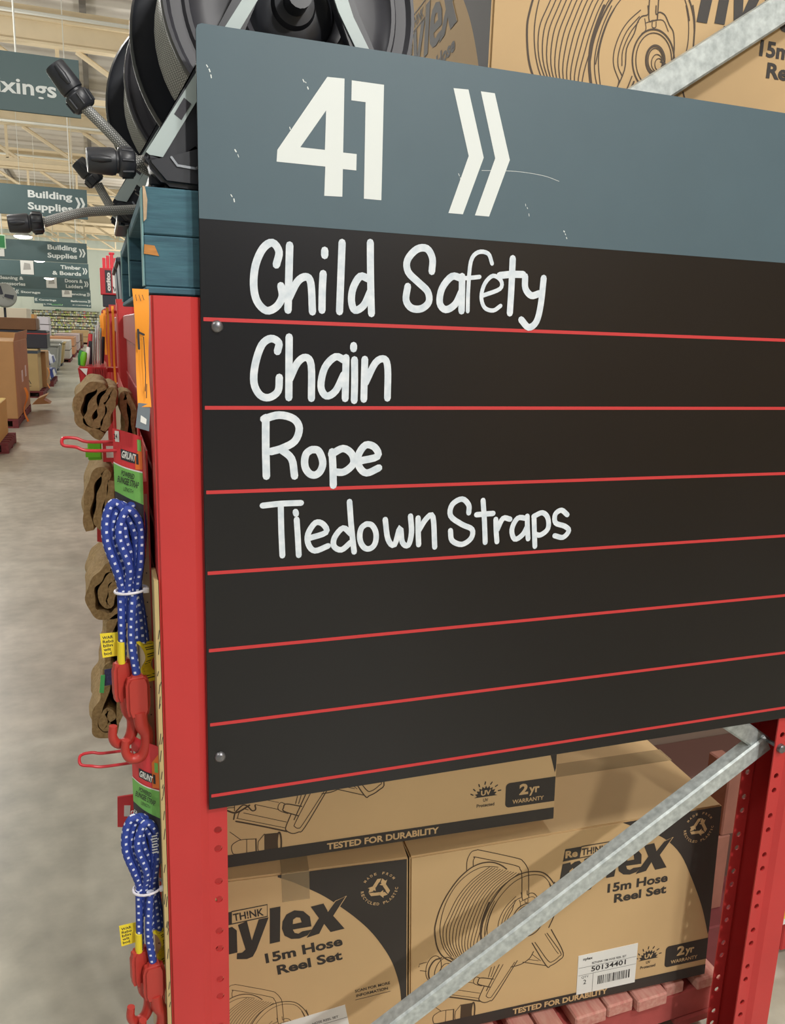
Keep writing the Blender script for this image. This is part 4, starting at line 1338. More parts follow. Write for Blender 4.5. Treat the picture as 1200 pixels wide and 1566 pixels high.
def hook_shape(mb, o, s=1, ya=0.0, g=1.45):
    """moulded hook: block, shank and a curled claw"""
    x, y, z = o
    F = (V3(o), V3((math.cos(ya), math.sin(ya), 0)), V3((0, 0, 1)), V3((math.sin(ya), -math.cos(ya), 0)))
    k = lambda ps: [(a * s * g, b * g) for a, b in ps]
    mb.prism(k([(-0.009, 0.004), (0.009, 0.004), (0.013, -0.006), (0.013, -0.038), (0.009, -0.048), (-0.010, -0.048), (-0.013, -0.038), (-0.013, -0.004)]), F, -0.010, 0.010, bevel=0.005, seg=3)
    O, U, V, N = F
    P = [(0.001, -0.04), (0.003, -0.058), (0.008, -0.070), (0.007, -0.086), (0.001, -0.097), (-0.010, -0.098), (-0.016, -0.088), (-0.015, -0.074)]
    mb.tube([O + U * q.x * s * g + V * q.y * g for q in catmull(P, 4)], [g * (0.0095 - 0.0045 * i / 28) for i in range(29)], 10, flat=0.9)


def bungee(label, o, yaw, w=0.052, drop=0.92, tipz=0.020):
    """pack hanging from a hook at o (hook height); cords loop down to the tie"""
    t = empty('bungee_pack', label, 'bungee cords', Matrix.Translation(o), group='carded blue bungee cords on the rack end')
    # backing card: gently bowed, its face turned towards aisle and camera
    ux, uy = math.cos(yaw), math.sin(yaw)

    def Pt(u, v, d=0.0):
        bow = 0.006 * math.sin(math.pi * min(1, max(0, u / w)))
        return V3((u * ux + uy * (d + bow), u * uy - ux * (d + bow), v))

    def sheet(poly_cols, mi, d, mb):
        n = len(poly_cols)
        for i in range(n - 1):
            (u0, a0, b0), (u1, a1, b1) = poly_cols[i], poly_cols[i + 1]
            q = [mb.bm.verts.new(Pt(u0, a0, d)), mb.bm.verts.new(Pt(u1, a1, d)), mb.bm.verts.new(Pt(u1, b1, d)), mb.bm.verts.new(Pt(u0, b0, d))]
            mb.face(q, mi)
    U = [w * k / 8 for k in range(9)]
    top = lambda u: tipz - 0.010 * (u / w) ** 2
    l1 = lambda u: -0.034 - 0.012 * (u / w)
    l2 = lambda u: -0.080 - 0.018 * (u / w) ** 1.4
    bot = lambda u: -0.185
    mb = MB()
    sheet([(u, bot(u), top(u)) for u in U], 0, 0.0, mb)
    sheet([(u, top(u), bot(u)) for u in U], 0, -0.0008, mb)
    sheet([(U[0], bot(0), top(0)), (U[0] - 0.0004, bot(0), top(0))], 0, -0.0004, mb)
    mb.build('backing_card', RED_CARD, t)
    mb = MB()
    sheet([(u, l2(u), l1(u)) for u in U], 0, 0.0006, mb)
    sheet([(u, l1(u) - 0.001, l1(u) + 0.0012) for u in U], 3, 0.0009, mb)
    sheet([(u, bot(u), l2(u)) for u in U], 1, 0.0006, mb)
    sheet([(w * (0.80 + 0.05 * k), l1(w * 0.8) + 0.002, top(w) - 0.03 + 0.004 * k) for k in range(5)], 2, 0.0006, mb)
    sheet([(w * 0.12, 0.000, 0.017), (w * 0.30, 0.000, 0.017)], 3, 0.0009, mb)
    sheet([(w * 0.88, -0.012, 0.006), (w * 0.985, -0.013, 0.005)], 0, 0.0009, mb)
    sheet([(w * 0.34, -0.027, -0.010), (w * 0.60, -0.030, -0.013), (w * 0.90, -0.034, -0.017)], 1, 0.0009, mb)
    mb.build('card_print', [GREEN_CARD, DARK_CARD, ORANGE_CARD, PAPER], t)
    mb = MB()
    F = (Pt(0, 0, 0.008), V3((ux, uy, 0)), V3((0, 0, 1)), V3((uy, -ux, 0)))
    sl = R(-12)
    mb.text('GRUNT', F, w * 0.38, -0.0235, w * 0.48, 0.012, 0.0004, 1, 0.03, sl)
    mb.text('POWERED', F, w * 0.34, -0.052, w * 0.46, 0.0085, 0.0, 0, 0.02, sl)
    mb.text('BUNGEE STRAP', F, w * 0.20, -0.063, w * 0.74, 0.0105, 0.0, 0, 0.02, sl)
    mb.text('LENGTH', F, w * 0.40, -0.076, w * 0.34, 0.0065, 0.0, 0, 0.0, sl)
    mb.text('24', F, w * 0.15, 0.005, w * 0.12, 0.008, 0.0004, 0, 0.03, 0)
    mb.build('card_lettering', [PAPER_INK, PAPER], t)
    mb = MB()
    for (cx, cz) in ((w * 0.10, -0.098), (w * 0.25, -0.101)):
        mb.ribbon([(cx + 0.0048 * math.cos(a * 0.6283), cz + 0.0048 * math.sin(a * 0.6283)) for a in range(11)], 0.0012, F, 0.0, 1)
    mb.ribbon([(w * 0.10, -0.098), (w * 0.15, -0.090), (w * 0.22, -0.092), (w * 0.25, -0.101)], 0.0012, F, 0.0, 1, smooth=False)
    mb.ribbon([(w * 0.10, -0.098), (w * 0.17, -0.100), (w * 0.22, -0.092)], 0.0012, F, 0.0, 1, smooth=False)
    mb.build('bicycle_picture', [PAPER_INK, PAPER], t)
    mb = MB()
    for k in range(7):
        mb.ribbon([(w * 0.76, -0.132 - k * 0.0052), (w * 0.97, -0.126 - k * 0.0052)], 0.0024, F, 0.0, 1, smooth=False, caps=False)
    mb.build('size_bars', [PAPER_INK, PAPER], t)
    mb = MB()
    for k in range(3):
        mb.ribbon([(w * (0.06 + 0.05 * k), -0.127), (w * (0.11 + 0.05 * k), -0.140)], 0.0018, F, 0.0, 1, smooth=False, caps=False)
    mb.build('size_bars', [PAPER_INK, PAPER], t)
    # looped cords
    s = drop
    tie = V3((0.017, -0.020, -0.258 * s))
    k = 0
    for dx, dy, ztop, xl in ((0.000, -0.016, -0.100, -0.016), (0.004, -0.008, -0.106, -0.006), (0.009, -0.020, -0.112, 0.004), (0.014, -0.002, -0.108, 0.012)):
        mb = MB()
        P = [tie + V3((dx - 0.013, dy * 0.3, -0.055)), tie + V3((dx - 0.013, dy * 0.4, 0.0)), V3((xl + 0.012, dy - 0.020, -0.215 * s)), V3((xl, dy - 0.024, -0.165 * s)), V3((xl + 0.001, dy - 0.022, (ztop - 0.024) * s)), V3((xl + 0.012, dy - 0.020, ztop * s)),
             V3((xl + 0.025, dy - 0.016, (ztop - 0.012) * s)), V3((xl * 0.5 + 0.034, dy - 0.010, -0.155 * s)), V3((0.028 + dx * 0.5, dy - 0.010, -0.210 * s)), tie + V3((dx * 0.6 + 0.004, dy * 0.3 + 0.006, 0.0)), tie + V3((dx * 0.8 + 0.006, dy * 0.3 + 0.006, -0.05)), tie + V3((dx * 1.1 + 0.006, dy * 0.4 + 0.006, -0.088 - 0.004 * k))]
        mb.tube(catmull(P, 6), 0.0066, 12)
        mb.build('cord', CORD, t, smooth=60)
        k += 1
    mb = MB()
    mb.tube(catmull([tie + V3((0.004, -0.020, -0.002)), tie + V3((-0.001, -0.022, -0.080)), tie + V3((0.004, -0.022, -0.140))], 8), 0.0066, 12)
    mb.build('cord', CORD, t, smooth=60)
    mb = MB()
    mb.tube(catmull([tie + V3((-0.014, -0.008, -0.002)), tie + V3((-0.015, -0.009, -0.06)), tie + V3((-0.016, -0.008, -0.110))], 8), 0.0066, 12)
    mb.build('cord', CORD, t, smooth=60)
    mb = MB()
    mb.tube([tie + V3((0.001 + 0.025 * math.cos(a * math.pi / 10), -0.008 + 0.021 * math.sin(a * math.pi / 10), 0.002 * math.cos(a * math.pi / 10))) for a in range(20)], 0.0022, 8, closed=True, flat=1.0)
    mb.box(tie.x + 0.019, tie.x + 0.028, tie.y - 0.026, tie.y - 0.018, tie.z - 0.002, tie.z + 0.006, bevel=0.001)
    mb.build('cable_tie', WHITE_PL, t, smooth=50)
    for ox, oy, oz, sg, ya in ((0.005, -0.024, -0.146, 1, 0.1), (-0.015, -0.006, -0.124, 1, 0.35)):
        mb = MB()
        hook_shape(mb, tie + V3((ox, oy, oz)), sg, ya)
        mb.build('moulded_hook', HOOK_RED, t, smooth=50)
    # yellow warning tags
    ty = tie
    F = (ty + V3((-0.047, 0.002, -0.116)), V3((0.97, 0.1, 0.02)), V3((-0.06, 0, 1)), V3((0.1, -0.99, 0)))
    mb = MB()
    mb.prism([(0, 0), (0.034, 0), (0.034, 0.040), (0, 0.042)], F, 0.0, 0.0006)
    for i, (s_, w_) in enumerate((('WAR', 0.017), ('Rebo', 0.017), ('blin', 0.015), ('wit', 0.012), ('bod', 0.012))):
        mb.text(s_, F, 0.003, 0.0315 - i * 0.0069, w_, 0.0052, 0.0009, 1, 0.02)
    mb.build('warning_tag', [YELLOW, PAPER_INK], t)
    F = (ty + V3((-0.0265, -0.011, -0.126)), V3((0.99, 0.05, 0)), V3((0, 0, 1)), V3((0.05, -0.99, 0)))
    mb = MB()
    mb.tube([ty + V3((-0.018, -0.008, -0.125)), ty + V3((-0.017, -0.008, -0.086))], 0.0095, 12, flat=0.7)
    mb.prism([(0.009, 0.006), (0.015, 0.006), (0.0155, 0.033), (0.0095, 0.033)], F, 0.003, 0.0036, 1)
    mb.text('GRUNT', F, 0.0135, 0.009, 0.021, 0.004, 0.0042, 0, 0.03, R(90))
    mb.build('cord_sleeve', [YELLOW, PAPER_INK], t, smooth=40)
    mb = MB()
    C = catmull([(0.008, -0.088), (0.018, -0.098), (0.024, -0.118), (0.016, -0.138), (0.024, -0.160)], 5)
    for i in range(len(C) - 1):
        a, b = C[i], C[i + 1]
        tw = lambda j: 0.015 + 0.006 * math.sin(j * 0.4)
        q = [ty + V3((a.x - 0.004, -0.014, a.y)), ty + V3((b.x - 0.004, -0.014, b.y)), ty + V3((b.x + tw(i + 1), 0.004, b.y - 0.004)), ty + V3((a.x + tw(i), 0.004, a.y - 0.004))]
        off = V3((-0.0008, 0.0004, 0))
        mb.face([mb.bm.verts.new(p) for p in q], 0)
        mb.face([mb.bm.verts.new(p + off) for p in q[::-1]], 0)
        if i % 3 != 1 and i > 2:
            c = [q[0].lerp(q[3], 0.2).lerp(q[1].lerp(q[2], 0.2), 0.3), q[0].lerp(q[3], 0.2).lerp(q[1].lerp(q[2], 0.2), 0.7), q[0].lerp(q[3], 0.85).lerp(q[1].lerp(q[2], 0.85), 0.7), q[0].lerp(q[3], 0.85).lerp(q[1].lerp(q[2], 0.85), 0.3)]
            mb.face([mb.bm.verts.new(p + V3((-0.0004, -0.0006, 0))) for p in c], 1)
    mb.build('warning_tag', [YELLOW, PAPER_INK], t)
    return t


bungee('upper pack of blue bungee cords with red and green card', (-0.128, 0.092, 1.616), R(-36))
bungee('lower pack of blue bungee cords, cords swung clear of its card', (-0.119, 0.070, 1.078), R(-42), w=0.056, drop=0.90, tipz=0.045)


# ------------------------------------------------------------------ folded hessian bags behind
def sack(label, pts, o, s=1.0, L=0.22, yaw=0.0):
    """a folded cloth bag: a thick sheet folded along pts (mm, seen end-on), running away along y"""
    C = catmull([(a * s * 1e-3, b * s * 1e-3) for a, b in pts], 5)
    mb = MB()
    th = 0.0072 * s
    n = len(C)
    rows = []
    NY = 9
    rg = random.Random(len(label))
    for j in range(NY):
        y = L * j / (NY - 1)
        ring = []
        ofx, ofz = 0.004 * math.sin(j * 1.3), 0.003 * math.sin(j * 0.9 + 1)
        left, right = [], []
        for i in range(n):
            t = C[min(i + 1, n - 1)] - C[max(i - 1, 0)]
            if t.length < 1e-9:
                t = V3((1, 0))
            t.normalize()
            nn = V3((-t.y, t.x))
            w = th * (1 + 0.25 * math.sin(i * 0.7 + j * 0.8))
            left.append(C[i] + nn * w)
            right.append(C[i] - nn * w)
        for q in left + right[::-1]:
            ring.append(mb.bm.verts.new((q.x + ofx, y, q.y + ofz)))
        rows.append(ring)
    m = len(rows[0])
    for j in range(NY - 1):
        for i in range(m):
            mb.face([rows[j][i], rows[j][(i + 1) % m], rows[j + 1][(i + 1) % m], rows[j + 1][i]])
    from mathutils.geometry import convex_hull_2d
    pts2 = [(q.x, q.y) for q in C]
    hull = [pts2[i] for i in convex_hull_2d(pts2)]
    mb.face([mb.bm.verts.new((q[0], L * 0.55, q[1])) for q in hull])
    for ring in (rows[0], rows[-1]):
        for i in range(n - 1):
            mb.face([ring[i], ring[i + 1], ring[m - 2 - i], ring[m - 1 - i]])
    bmesh.ops.recalc_face_normals(mb.bm, faces=mb.bm.faces)
    ob = mb.build('hessian_bag', HESSIAN, smooth=50)
    ob.location = o
    ob.rotation_euler = (0, 0, yaw)
    return tag(ob, label, 'bag', 'folded hessian bags on the rack end')


ROLL1 = [(8, -48), (-10, -36), (-27, -22), (-33, -2), (-31, 20), (-20, 36), (-4, 47), (8, 48), (10, 38), (0, 22), (-10, 2), (-16, -14), (-10, -24), (0, -22), (7, -10), (10, 6), (7, 18), (16, 32), (26, 38), (31, 30), (26, 14), (20, -4), (15, -22), (10, -36)]
ROLL2 = [(-22, -60), (-26, -30), (-22, 0), (-16, 30), (-4, 52), (8, 58), (12, 46), (6, 24), (0, 0), (-6, -30), (-4, -50), (6, -56), (14, -40), (16, -10), (20, 20), (24, 36)]
ROLL3 = [(24, -36), (10, -46), (-8, -44), (-22, -34), (-28, -10), (-24, 14), (-12, 30), (0, 44), (12, 50), (18, 36), (4, 24), (-4, 8), (-6, -16), (4, -22), (10, -8), (14, 10), (22, 22), (30, 10), (28, -16)]
ROLL4 = [(18, 62), (8, 70), (-2, 60), (-8, 40), (-10, 10), (-14, -20), (-10, -44), (4, -50), (14, -40), (10, -10), (8, 20), (14, 36)]
ROLL5 = [(6, 70), (-6, 60), (-8, 30), (-14, 0), (-26, -24), (-32, -56), (-26, -74), (-8, -80), (4, -70), (2, -46), (-8, -26), (-16, -44), (-14, -64), (0, -60), (14, -44), (20, -10), (16, 30), (14, 60)]
sack('top rolled hessian bag, coiled in a spiral', ROLL1, (-0.152, 0.36, 1.632), 1.0, 0.24)
sack('tall narrow hessian bag just below the spiral one', ROLL2, (-0.152, 0.37, 1.462), 1.0, 0.22)
sack('crumpled hessian bag beside the upper bungee cords', ROLL3, (-0.150, 0.36, 1.278), 1.05, 0.22)
sack('slim hessian bag behind the yellow warning tag', ROLL4, (-0.138, 0.36, 1.158), 1.0, 0.2)
sack('lowest hessian bag, long with a curled bottom', ROLL5, (-0.150, 0.35, 1.060), 1.0, 0.2)
sack('hessian flap standing between the spiral bag and the rack', [(0, -60), (2, -20), (0, 10), (-6, 34), (-2, 44), (6, 34), (10, 10), (8, -20), (8, -60)], (-0.098, 0.40, 1.615), 1.0, 0.1)
mb = MB()
mb.box(-0.012, 0.012, 0, 0.004, -0.018, 0.018, bevel=0.003)
mb.box(-0.016, 0.010, -0.002, 0.006, -0.012, 0.004, 0)
ob = mb.build('packet_header', LIME)
ob.location = (-0.158, 0.33, 1.566)
ob.name = 'green_clip'
tag(ob, 'small lime green clip under the upper red hook', 'clip')
cb = empty('hanging_packet', 'small red and white packet next to the lime green clip', 'packet', loc=(-0.134, 0.345, 1.562))
mb = MB()
mb.box(-0.010, 0.014, 0, 0.003, -0.02, 0.02)
mb.build('card', RED_CARD, cb)
mb = MB()
mb.box(-0.004, 0.010, -0.0008, 0.0, -0.012, 0.010)
mb.build('print', PAPER, cb)
for x, y, z, lb in ((-0.150, 0.40, 1.405, 'red card packet hanging between the narrow and the crumpled hessian bags'), (-0.135, 0.16, 0.925, 'red card packet peeping out behind the lower bungee card')):
    p = empty('hanging_packet', lb, 'packet', loc=(x, y, z))
    mb = MB()
    mb.tube([(0.0, 0.004, 0.024), (-0.086 - x, 0.004, 0.024)], 0.002, 6)
    mb.build('peg', WIRE_RED, p)
    mb = MB()
    mb.prism([(-0.012, -0.030), (0.016, -0.036), (0.020, 0.030), (-0.010, 0.030)], XZ, -0.004, 0.0)
    mb.build('card', RED_CARD, p)
    mb = MB()
    mb.prism([(0.000, -0.010), (0.010, -0.012), (0.012, 0.010), (0.001, 0.012)], XZ, 0.0, 0.0006)
    mb.build('print', PAPER, p)
p = empty('hanging_tag', 'blue and green ticket tied on the lowest hessian bag', 'ticket', loc=(-0.158, 0.330, 1.118))
mb = MB()
mb.prism([(-0.002, -0.018), (0.022, -0.016), (0.022, 0.018), (-0.001, 0.016)], XZ, 0.0, 0.0012)
mb.build('blue_ticket', mat('blue checked ticket', srgb(70, 68, 120), 0.6, var=0.3, scale=300), p)
mb = MB()
mb.prism([(-0.012, -0.030), (-0.004, -0.032), (0.000, 0.006), (-0.008, 0.006)], XZ, 0.002, 0.0032)
mb.build('green_ticket', mat('green ticket', srgb(90, 210, 120), 0.5), p)


# orange price strips hanging on the posts
def ticket(label, o, w, h, rz, wave=0.004, foot=True, ink=True, clip=None):
    t = empty('orange_ticket', label, 'ticket', Matrix.Translation(o) @ Matrix.Rotation(rz, 4, 'Z'), group='orange tickets on the red posts')
    mb = MB()
    n = 16
    pts = []
    for i in range(n + 1):
        v = i / n
        d = wave * math.sin(v * 7.0) + 0.002
        pts.append((d, -h * v, w * (1 - 0.12 * math.sin(v * math.pi) - 0.15 * v)))
    L = [mb.bm.verts.new((-p[2] / 2 + 0.15 * p[0], -p[0], p[1])) for p in pts]
    Q = [mb.bm.verts.new((p[2] / 2 + 0.15 * p[0], -p[0] - 0.3 * p[0], p[1])) for p in pts]
    L2 = [mb.bm.verts.new(v.co + V3((0, 0.0007, 0))) for v in L]
    Q2 = [mb.bm.verts.new(v.co + V3((0, 0.0007, 0))) for v in Q]
    for i in range(n):
        mb.face([L[i], Q[i], Q[i + 1], L[i + 1]])
        mb.face([Q2[i], L2[i], L2[i + 1], Q2[i + 1]])
    mb.build('card', ORANGE, t, smooth=60)
    if clip:
        mb = MB()
        mb.box(0.0, clip, 0.0, 0.004, -0.03, -0.018)
        mb.build('clip', WIRE_RED, t)
    if ink:
        mb = MB()
        for ps, ww in (([(-0.22, -0.34), (-0.20, -0.50)], 0.003), ([(-0.20, -0.36), (0.12, -0.38)], 0.003), ([(0.1, -0.40), (0.16, -0.70), (0.10, -0.86)], 0.0012), ([(0.2, -0.80), (0.16, -0.92)], 0.0012),
                       ([(-0.3, -0.05), (-0.25, -0.10)], 0.0008), ([(-0.1, -0.05), (0.0, -0.10)], 0.0008), ([(0.1, -0.05), (0.2, -0.09)], 0.0008)):
            F = (V3((0, -wave - 0.0045, 0)), V3((1, 0, 0)), V3((0, 0, 1)), V3((0, -1, 0)))
            mb.ribbon([(a * w, b * h) for a, b in ps], ww, F, 0.0, smooth=False)
        mb.build('pen_marks', PAPER_INK, t)
    if foot:
        mb = MB()
        mb.prism([(-0.013, -h - 0.030), (0.006, -h - 0.036), (0.009, -h + 0.004), (-0.008, -h + 0.006)], (V3((0, -0.004, 0)),) + XZ[1:], 0.0, 0.001)
        mb.prism([(-0.006, -h - 0.022), (0.002, -h - 0.026), (0.003, -h - 0.018), (-0.005, -h - 0.012)], (V3((0, -0.004, 0)),) + XZ[1:], 0.001, 0.0014, 1)
        mb.build('grey_ticket', [mat('grey ticket', srgb(112, 122, 130), 0.5), PAPER], t)
    return t


ticket('long orange ticket curling down beside the near red post', (-0.0835, 0.008, 1.846), 0.0225, 0.168, 0.0)
for i, (x, y, z, w, h) in enumerate(((-0.086, 2.40, 1.860, 0.010, 0.32), (-0.094, 3.6, 1.870, 0.014, 0.34), (-0.102, 4.85, 1.870, 0.018, 0.30), (-0.110, 6.2, 1.860, 0.022, 0.28), (-0.118, 7.3, 1.850, 0.026, 0.28))):
    ticket(['narrow orange ticket on the second red post', 'orange ticket hanging just above the white leaf-shaped ticket', 'third orange ticket along, past the white leaf-shaped ticket', 'small orange ticket farther along the red posts', 'farthest small orange ticket along the red posts'][i],
           (x, y - 0.02, z), w, h, R(4), 0.006, foot=False, ink=False, clip=-0.040 - x)
mb = MB()
mb.prism([(-0.014, 0), (0.010, 0.01), (0.006, 0.11), (-0.004, 0.16), (-0.010, 0.10)], XZ, -0.0008, 0.0)
mb.box(-0.004, 0.085, 0.0, 0.004, 0.10, 0.108)
ob = mb.build('white_ticket', PAPER)
ob.location = (-0.118, 3.55, 1.36)
tag(ob, 'white leaf-shaped ticket under an orange one on the third red post', 'ticket')

# red bin of hand tools hanging on the next rack
bn = empty('tool_bin', 'red plastic bin of hand tools hanging on the second rack', 'bin', loc=(-0.175, 2.55, 1.50))
mb = MB()
mb.hexa([(-0.045, -0.06, 0), (0.05, -0.06, 0), (0.05, 0.55, 0), (-0.045, 0.55, 0), (-0.058, -0.07, 0.105), (0.062, -0.07, 0.105), (0.062, 0.58, 0.105), (-0.058, 0.58, 0.105)], bevel=0.006)
mb.build('bin_body', WIRE_RED, bn, smooth=40)
mb = MB()
mb.box(0.05, 0.1385, 0.2, 0.3, 0.07, 0.09)
mb.build('bracket', WIRE_RED, bn)
mb = MB()
for k in range(6):
    mb.box(-0.002 + k * 0.009, 0.003 + k * 0.009, -0.074, -0.060, 0.004, 0.10)
mb.build('bin_ribs', RED_DARK, bn)
mb = MB()
mb.prism([(-0.050, 0.100), (-0.018, 0.100), (-0.024, 0.070)], (V3((0, -0.072, 0)),) + XZ[1:], 0.0, 0.003)
mb.build('bin_label', PAPER, bn)
TOOLS = (('green', LIME, -0.038, 0.02, 0.055, 0.014), ('dark green', mat('dark green plastic', srgb(36, 120, 70), 0.5), -0.050, 0.05, 0.060, 0.012), ('white', PAPER, -0.022, 0.10, 0.075, 0.010), ('black', NAVY, -0.010, 0.16, 0.10, 0.012),
         ('grey', GREY_PL, 0.004, 0.10, 0.14, 0.006), ('silver', GALV, 0.014, 0.20, 0.17, 0.005), ('red', RED_CARD, -0.012, 0.30, 0.13, 0.012), ('white', PAPER, 0.024, 0.30, 0.19, 0.005), ('grey', GREY_PL, 0.034, 0.16, 0.16, 0.005), ('black', NAVY, 0.044, 0.25, 0.12, 0.008))
for i, (cn, m_, x, y, h, r) in enumerate(TOOLS):
    t = empty('hand_tool', '%s tool handle standing %s in the red tool bin' % (cn, ['at the front left', 'at the left edge', 'behind the lime one', 'in the middle', 'upright in the middle', 'tall in the middle', 'at the back', 'tallest near the back', 'at the right', 'at the right back'][i]), 'hand tool', loc=(-0.175 + x, 2.55 + y, 1.607), group='hand tools in the red bin')
    mb = MB()
    mb.tube([(0, 0, 0.0), (0.004, 0, h * 0.6), (0.008, 0.01, h)], [r * 0.7, r, r * 0.8], 8)
    mb.build('handle', m_, t, smooth=50)
    mb = MB()
    mb.tube([(0, 0, -0.09), (0, 0, 0.0)], r * 0.4, 6)
    mb.build('shaft', GALV, t)

# goods standing on the second rack top: tubs and a red display
for i, (x, y, z, w, h, lb) in enumerate(((0.010, 2.75, 1.826, 0.120, 0.235, 'dark blue grey plastic tub with rolled rim beside the blue pallet'), (0.010, 3.35, 1.826, 0.120, 0.235, 'dark blue grey plastic tub behind the first tub'))):
    t = empty('plastic_tub', lb, 'tub', loc=(x, y, z), group='dark tubs on the rack top')
    mb = MB()
    q = w * 0.42
    mb.hexa([(-q, -0.2, 0), (q, -0.2, 0), (q, 0.2, 0), (-q, 0.2, 0), (-w / 2, -0.22, h), (w / 2, -0.22, h), (w / 2, 0.22, h), (-w / 2, 0.22, h)], bevel=0.01)
    mb.build('tub_body', BLUEGREY, t, smooth=40)
    mb = MB()
    mb.box(-w / 2 - 0.012, w / 2 + 0.012, -0.235, 0.235, h - 0.02, h + 0.004, bevel=0.006)
    mb.build('rim', NAVY, t, smooth=40)
oz = empty('tool_display', 'red display stand with upright white lettering on the rack top', 'display', loc=(-0.110, 5.2, 1.868))
mb = MB()
mb.box(0.004, 0.125, -0.05, 0.1, 0.03, 0.115, bevel=0.004)
mb.build('base', NAVY, oz)
mb = MB()
mb.box(-0.008, 0.13, -0.06, 0.12, 0.115, 0.30, bevel=0.004)
F = (V3((0, -0.061, 0)),) + XZ[1:]
mb.build('header', mat('display red', srgb(200, 48, 58), 0.4), oz)
mb = MB()
mb.prism([(0.026, 0.128), (0.068, 0.128), (0.068, 0.285), (0.026, 0.285)], F, 0.0, 0.002)
mb.text('ozito', F, 0.062, 0.140, 0.130, 0.028, 0.003, 1, 0.05, R(90))
mb.prism([(0.076, 0.128), (0.102, 0.128), (0.102, 0.285), (0.076, 0.285)], F, 0.0, 0.0015, 1)
mb.ribbon([(0.079, 0.170), (0.089, 0.140), (0.099, 0.170)], 0.008, F, 0.003, 0, smooth=False)
mb.build('lettering', [DARK_CARD, PAPER], oz)
mb = MB()
for x0, x1, z1 in ((0.012, 0.034, 0.372), (0.038, 0.060, 0.388), (0.064, 0.088, 0.40), (0.09, 0.105, 0.375)):
    mb.box(x0, x1, -0.02, 0.05, 0.30, z1, bevel=0.003)
mb.box(0.058, 0.096, -0.02, 0.05, 0.398, 0.412, bevel=0.004)
mb.build('red_tool_tops', mat('bright red plastic', srgb(238, 60, 76), 0.4), oz)


# ------------------------------------------------------------------ hanging department signs over the main aisle
def chev(mb, F, x, z, h, s=1, mi=1):
    for k in range(2):
        o = x + k * h * 0.36 * s
        mb.fill([[(o, z + h), (o + s * h * 0.2, z + h), (o + s * h * 0.42, z + h / 2), (o + s * h * 0.2, z), (o, z), (o + s * h * 0.22, z + h / 2)]], F, 0.004, mi)


def hanging_sign(label, y, x0, x1, z0, z1, right=(), left=(), notice=None, top=10.42, pole=True, rows=2):
    t = empty('hanging_sign', label, 'sign', loc=(x0, y, z0), group='dark department signs hanging over the aisle')
    w, h = x1 - x0, z1 - z0
    mb = MB()
    mb.box(0, w, 0, 0.04, 0, h, bevel=0.004)
    mb.build('panel', SIGN_SLATE, t)
    mb = MB()
    lh = h * 0.26
    n = len(right)
    right = [(s, wd * 0.82) for s, wd in right]
    left = [(s, wd * 0.85) for s, wd in left]
    for i, (s, wd) in enumerate(right):
        zz = h * (0.58 - i * 0.40) if n == 2 else h * 0.36
        mb.text(s, XZ, w - h * 0.49 - wd, zz - (0.05 * h if ('p' in s or 'g' in s) else 0), wd, lh * (1.22 if ('p' in s or 'g' in s) else 1.0), 0.004, 0, 0.03)
    if right:
        chev(mb, XZ, w - h * 0.40, h * 0.30, h * 0.42, 1, 0)
        mb.build('lettering', WHITE_VINYL, t)
        mb = MB()
    for i, (s, wd) in enumerate(left):
        zz = h * (0.58 - i * 0.40) if len(left) == 2 else h * 0.36
        mb.text(s, XZ, h * 0.62, zz - (0.05 * h if ('p' in s or 'g' in s) else 0), wd, lh * (1.22 if ('p' in s or 'g' in s) else 1.0), 0.004, 0, 0.03)
    if left:
        chev(mb, XZ, h * 0.42, h * 0.30, h * 0.42, -1, 0)
    if left:
        mb.build('lettering', WHITE_VINYL, t)
    if notice:
        mb = MB()
        a, b, c, d = notice
        mb.box(a, b, -0.03, -0.004, c, d)
        F = (V3((0, -0.031, 0)),) + XZ[1:]
        ww, hh = b - a, d - c
        mb.fill([[(a + ww * 0.2, c + hh * 0.3), (a + ww * 0.8, c + hh * 0.34), (a + ww * 0.74, c + hh * 0.75), (a + ww * 0.3, c + hh * 0.8)]], F, 0.001, 1)
        mb.build('notice', [PAPER, mat('notice print grey', srgb(170, 168, 164), 0.6)], t)
    if pole:
        for x in (w * 0.25, w * 0.9):
            mb = MB()
            mb.tube([(x, 0.02, h), (x, 0.02, top - z0)], 0.012, 6)
            mb.build('hanging_rod', WHITE_STEEL, t)
    return t


hanging_sign('nearest hanging department sign, top left, lettered Fixings', 11.64, -3.06, -0.25, 4.51, 5.24, pole=False)
t = [o for o in bpy.data.objects if o.get('label', '').startswith('nearest hanging')][0]
mb = MB()
mb.text('Fixings', XZ, 1.62, 0.155, 0.89, 0.26, 0.004, 0, 0.02)
mb.build('lettering', WHITE_VINYL, t)
for x in (2.03,):
    mb = MB()
    mb.tube([(x, 0.02, 0.72), (x, 0.02, 5.7)], 0.014, 6)
    mb.build('hanging_rod', WHITE_STEEL, t)
hanging_sign('second hanging sign, lettered Building Supplies, behind the hose connectors', 22.85, -4.27, -0.29, 4.39, 5.13, (('Building', 1.30), ('Supplies', 1.32)))
hanging_sign('third hanging sign, Building Supplies again with a white notice', 34.05, -4.41, -0.45, 3.95, 4.70, (('Building', 1.28), ('Supplies', 1.30)), notice=(0.42, 1.02, 0.10, 0.82))
hanging_sign('fourth hanging sign, lettered Timber & Boards', 43.64, -5.62, -0.50, 3.80, 4.52, (('Timber', 1.15), ('& Boards', 1.62)), notice=(2.02, 2.60, 0.08, 0.76))
hanging_sign('fifth hanging sign, lettered Cleaning & Accessories and Doors & Ladders', 54.44, -6.30, -0.56, 3.55, 4.36, (('Doors &', 1.25), ('Ladders', 1.2)), (('Cleaning &', 1.75), ('Accessories', 1.85)), notice=(3.25, 3.85, 0.10, 0.85))
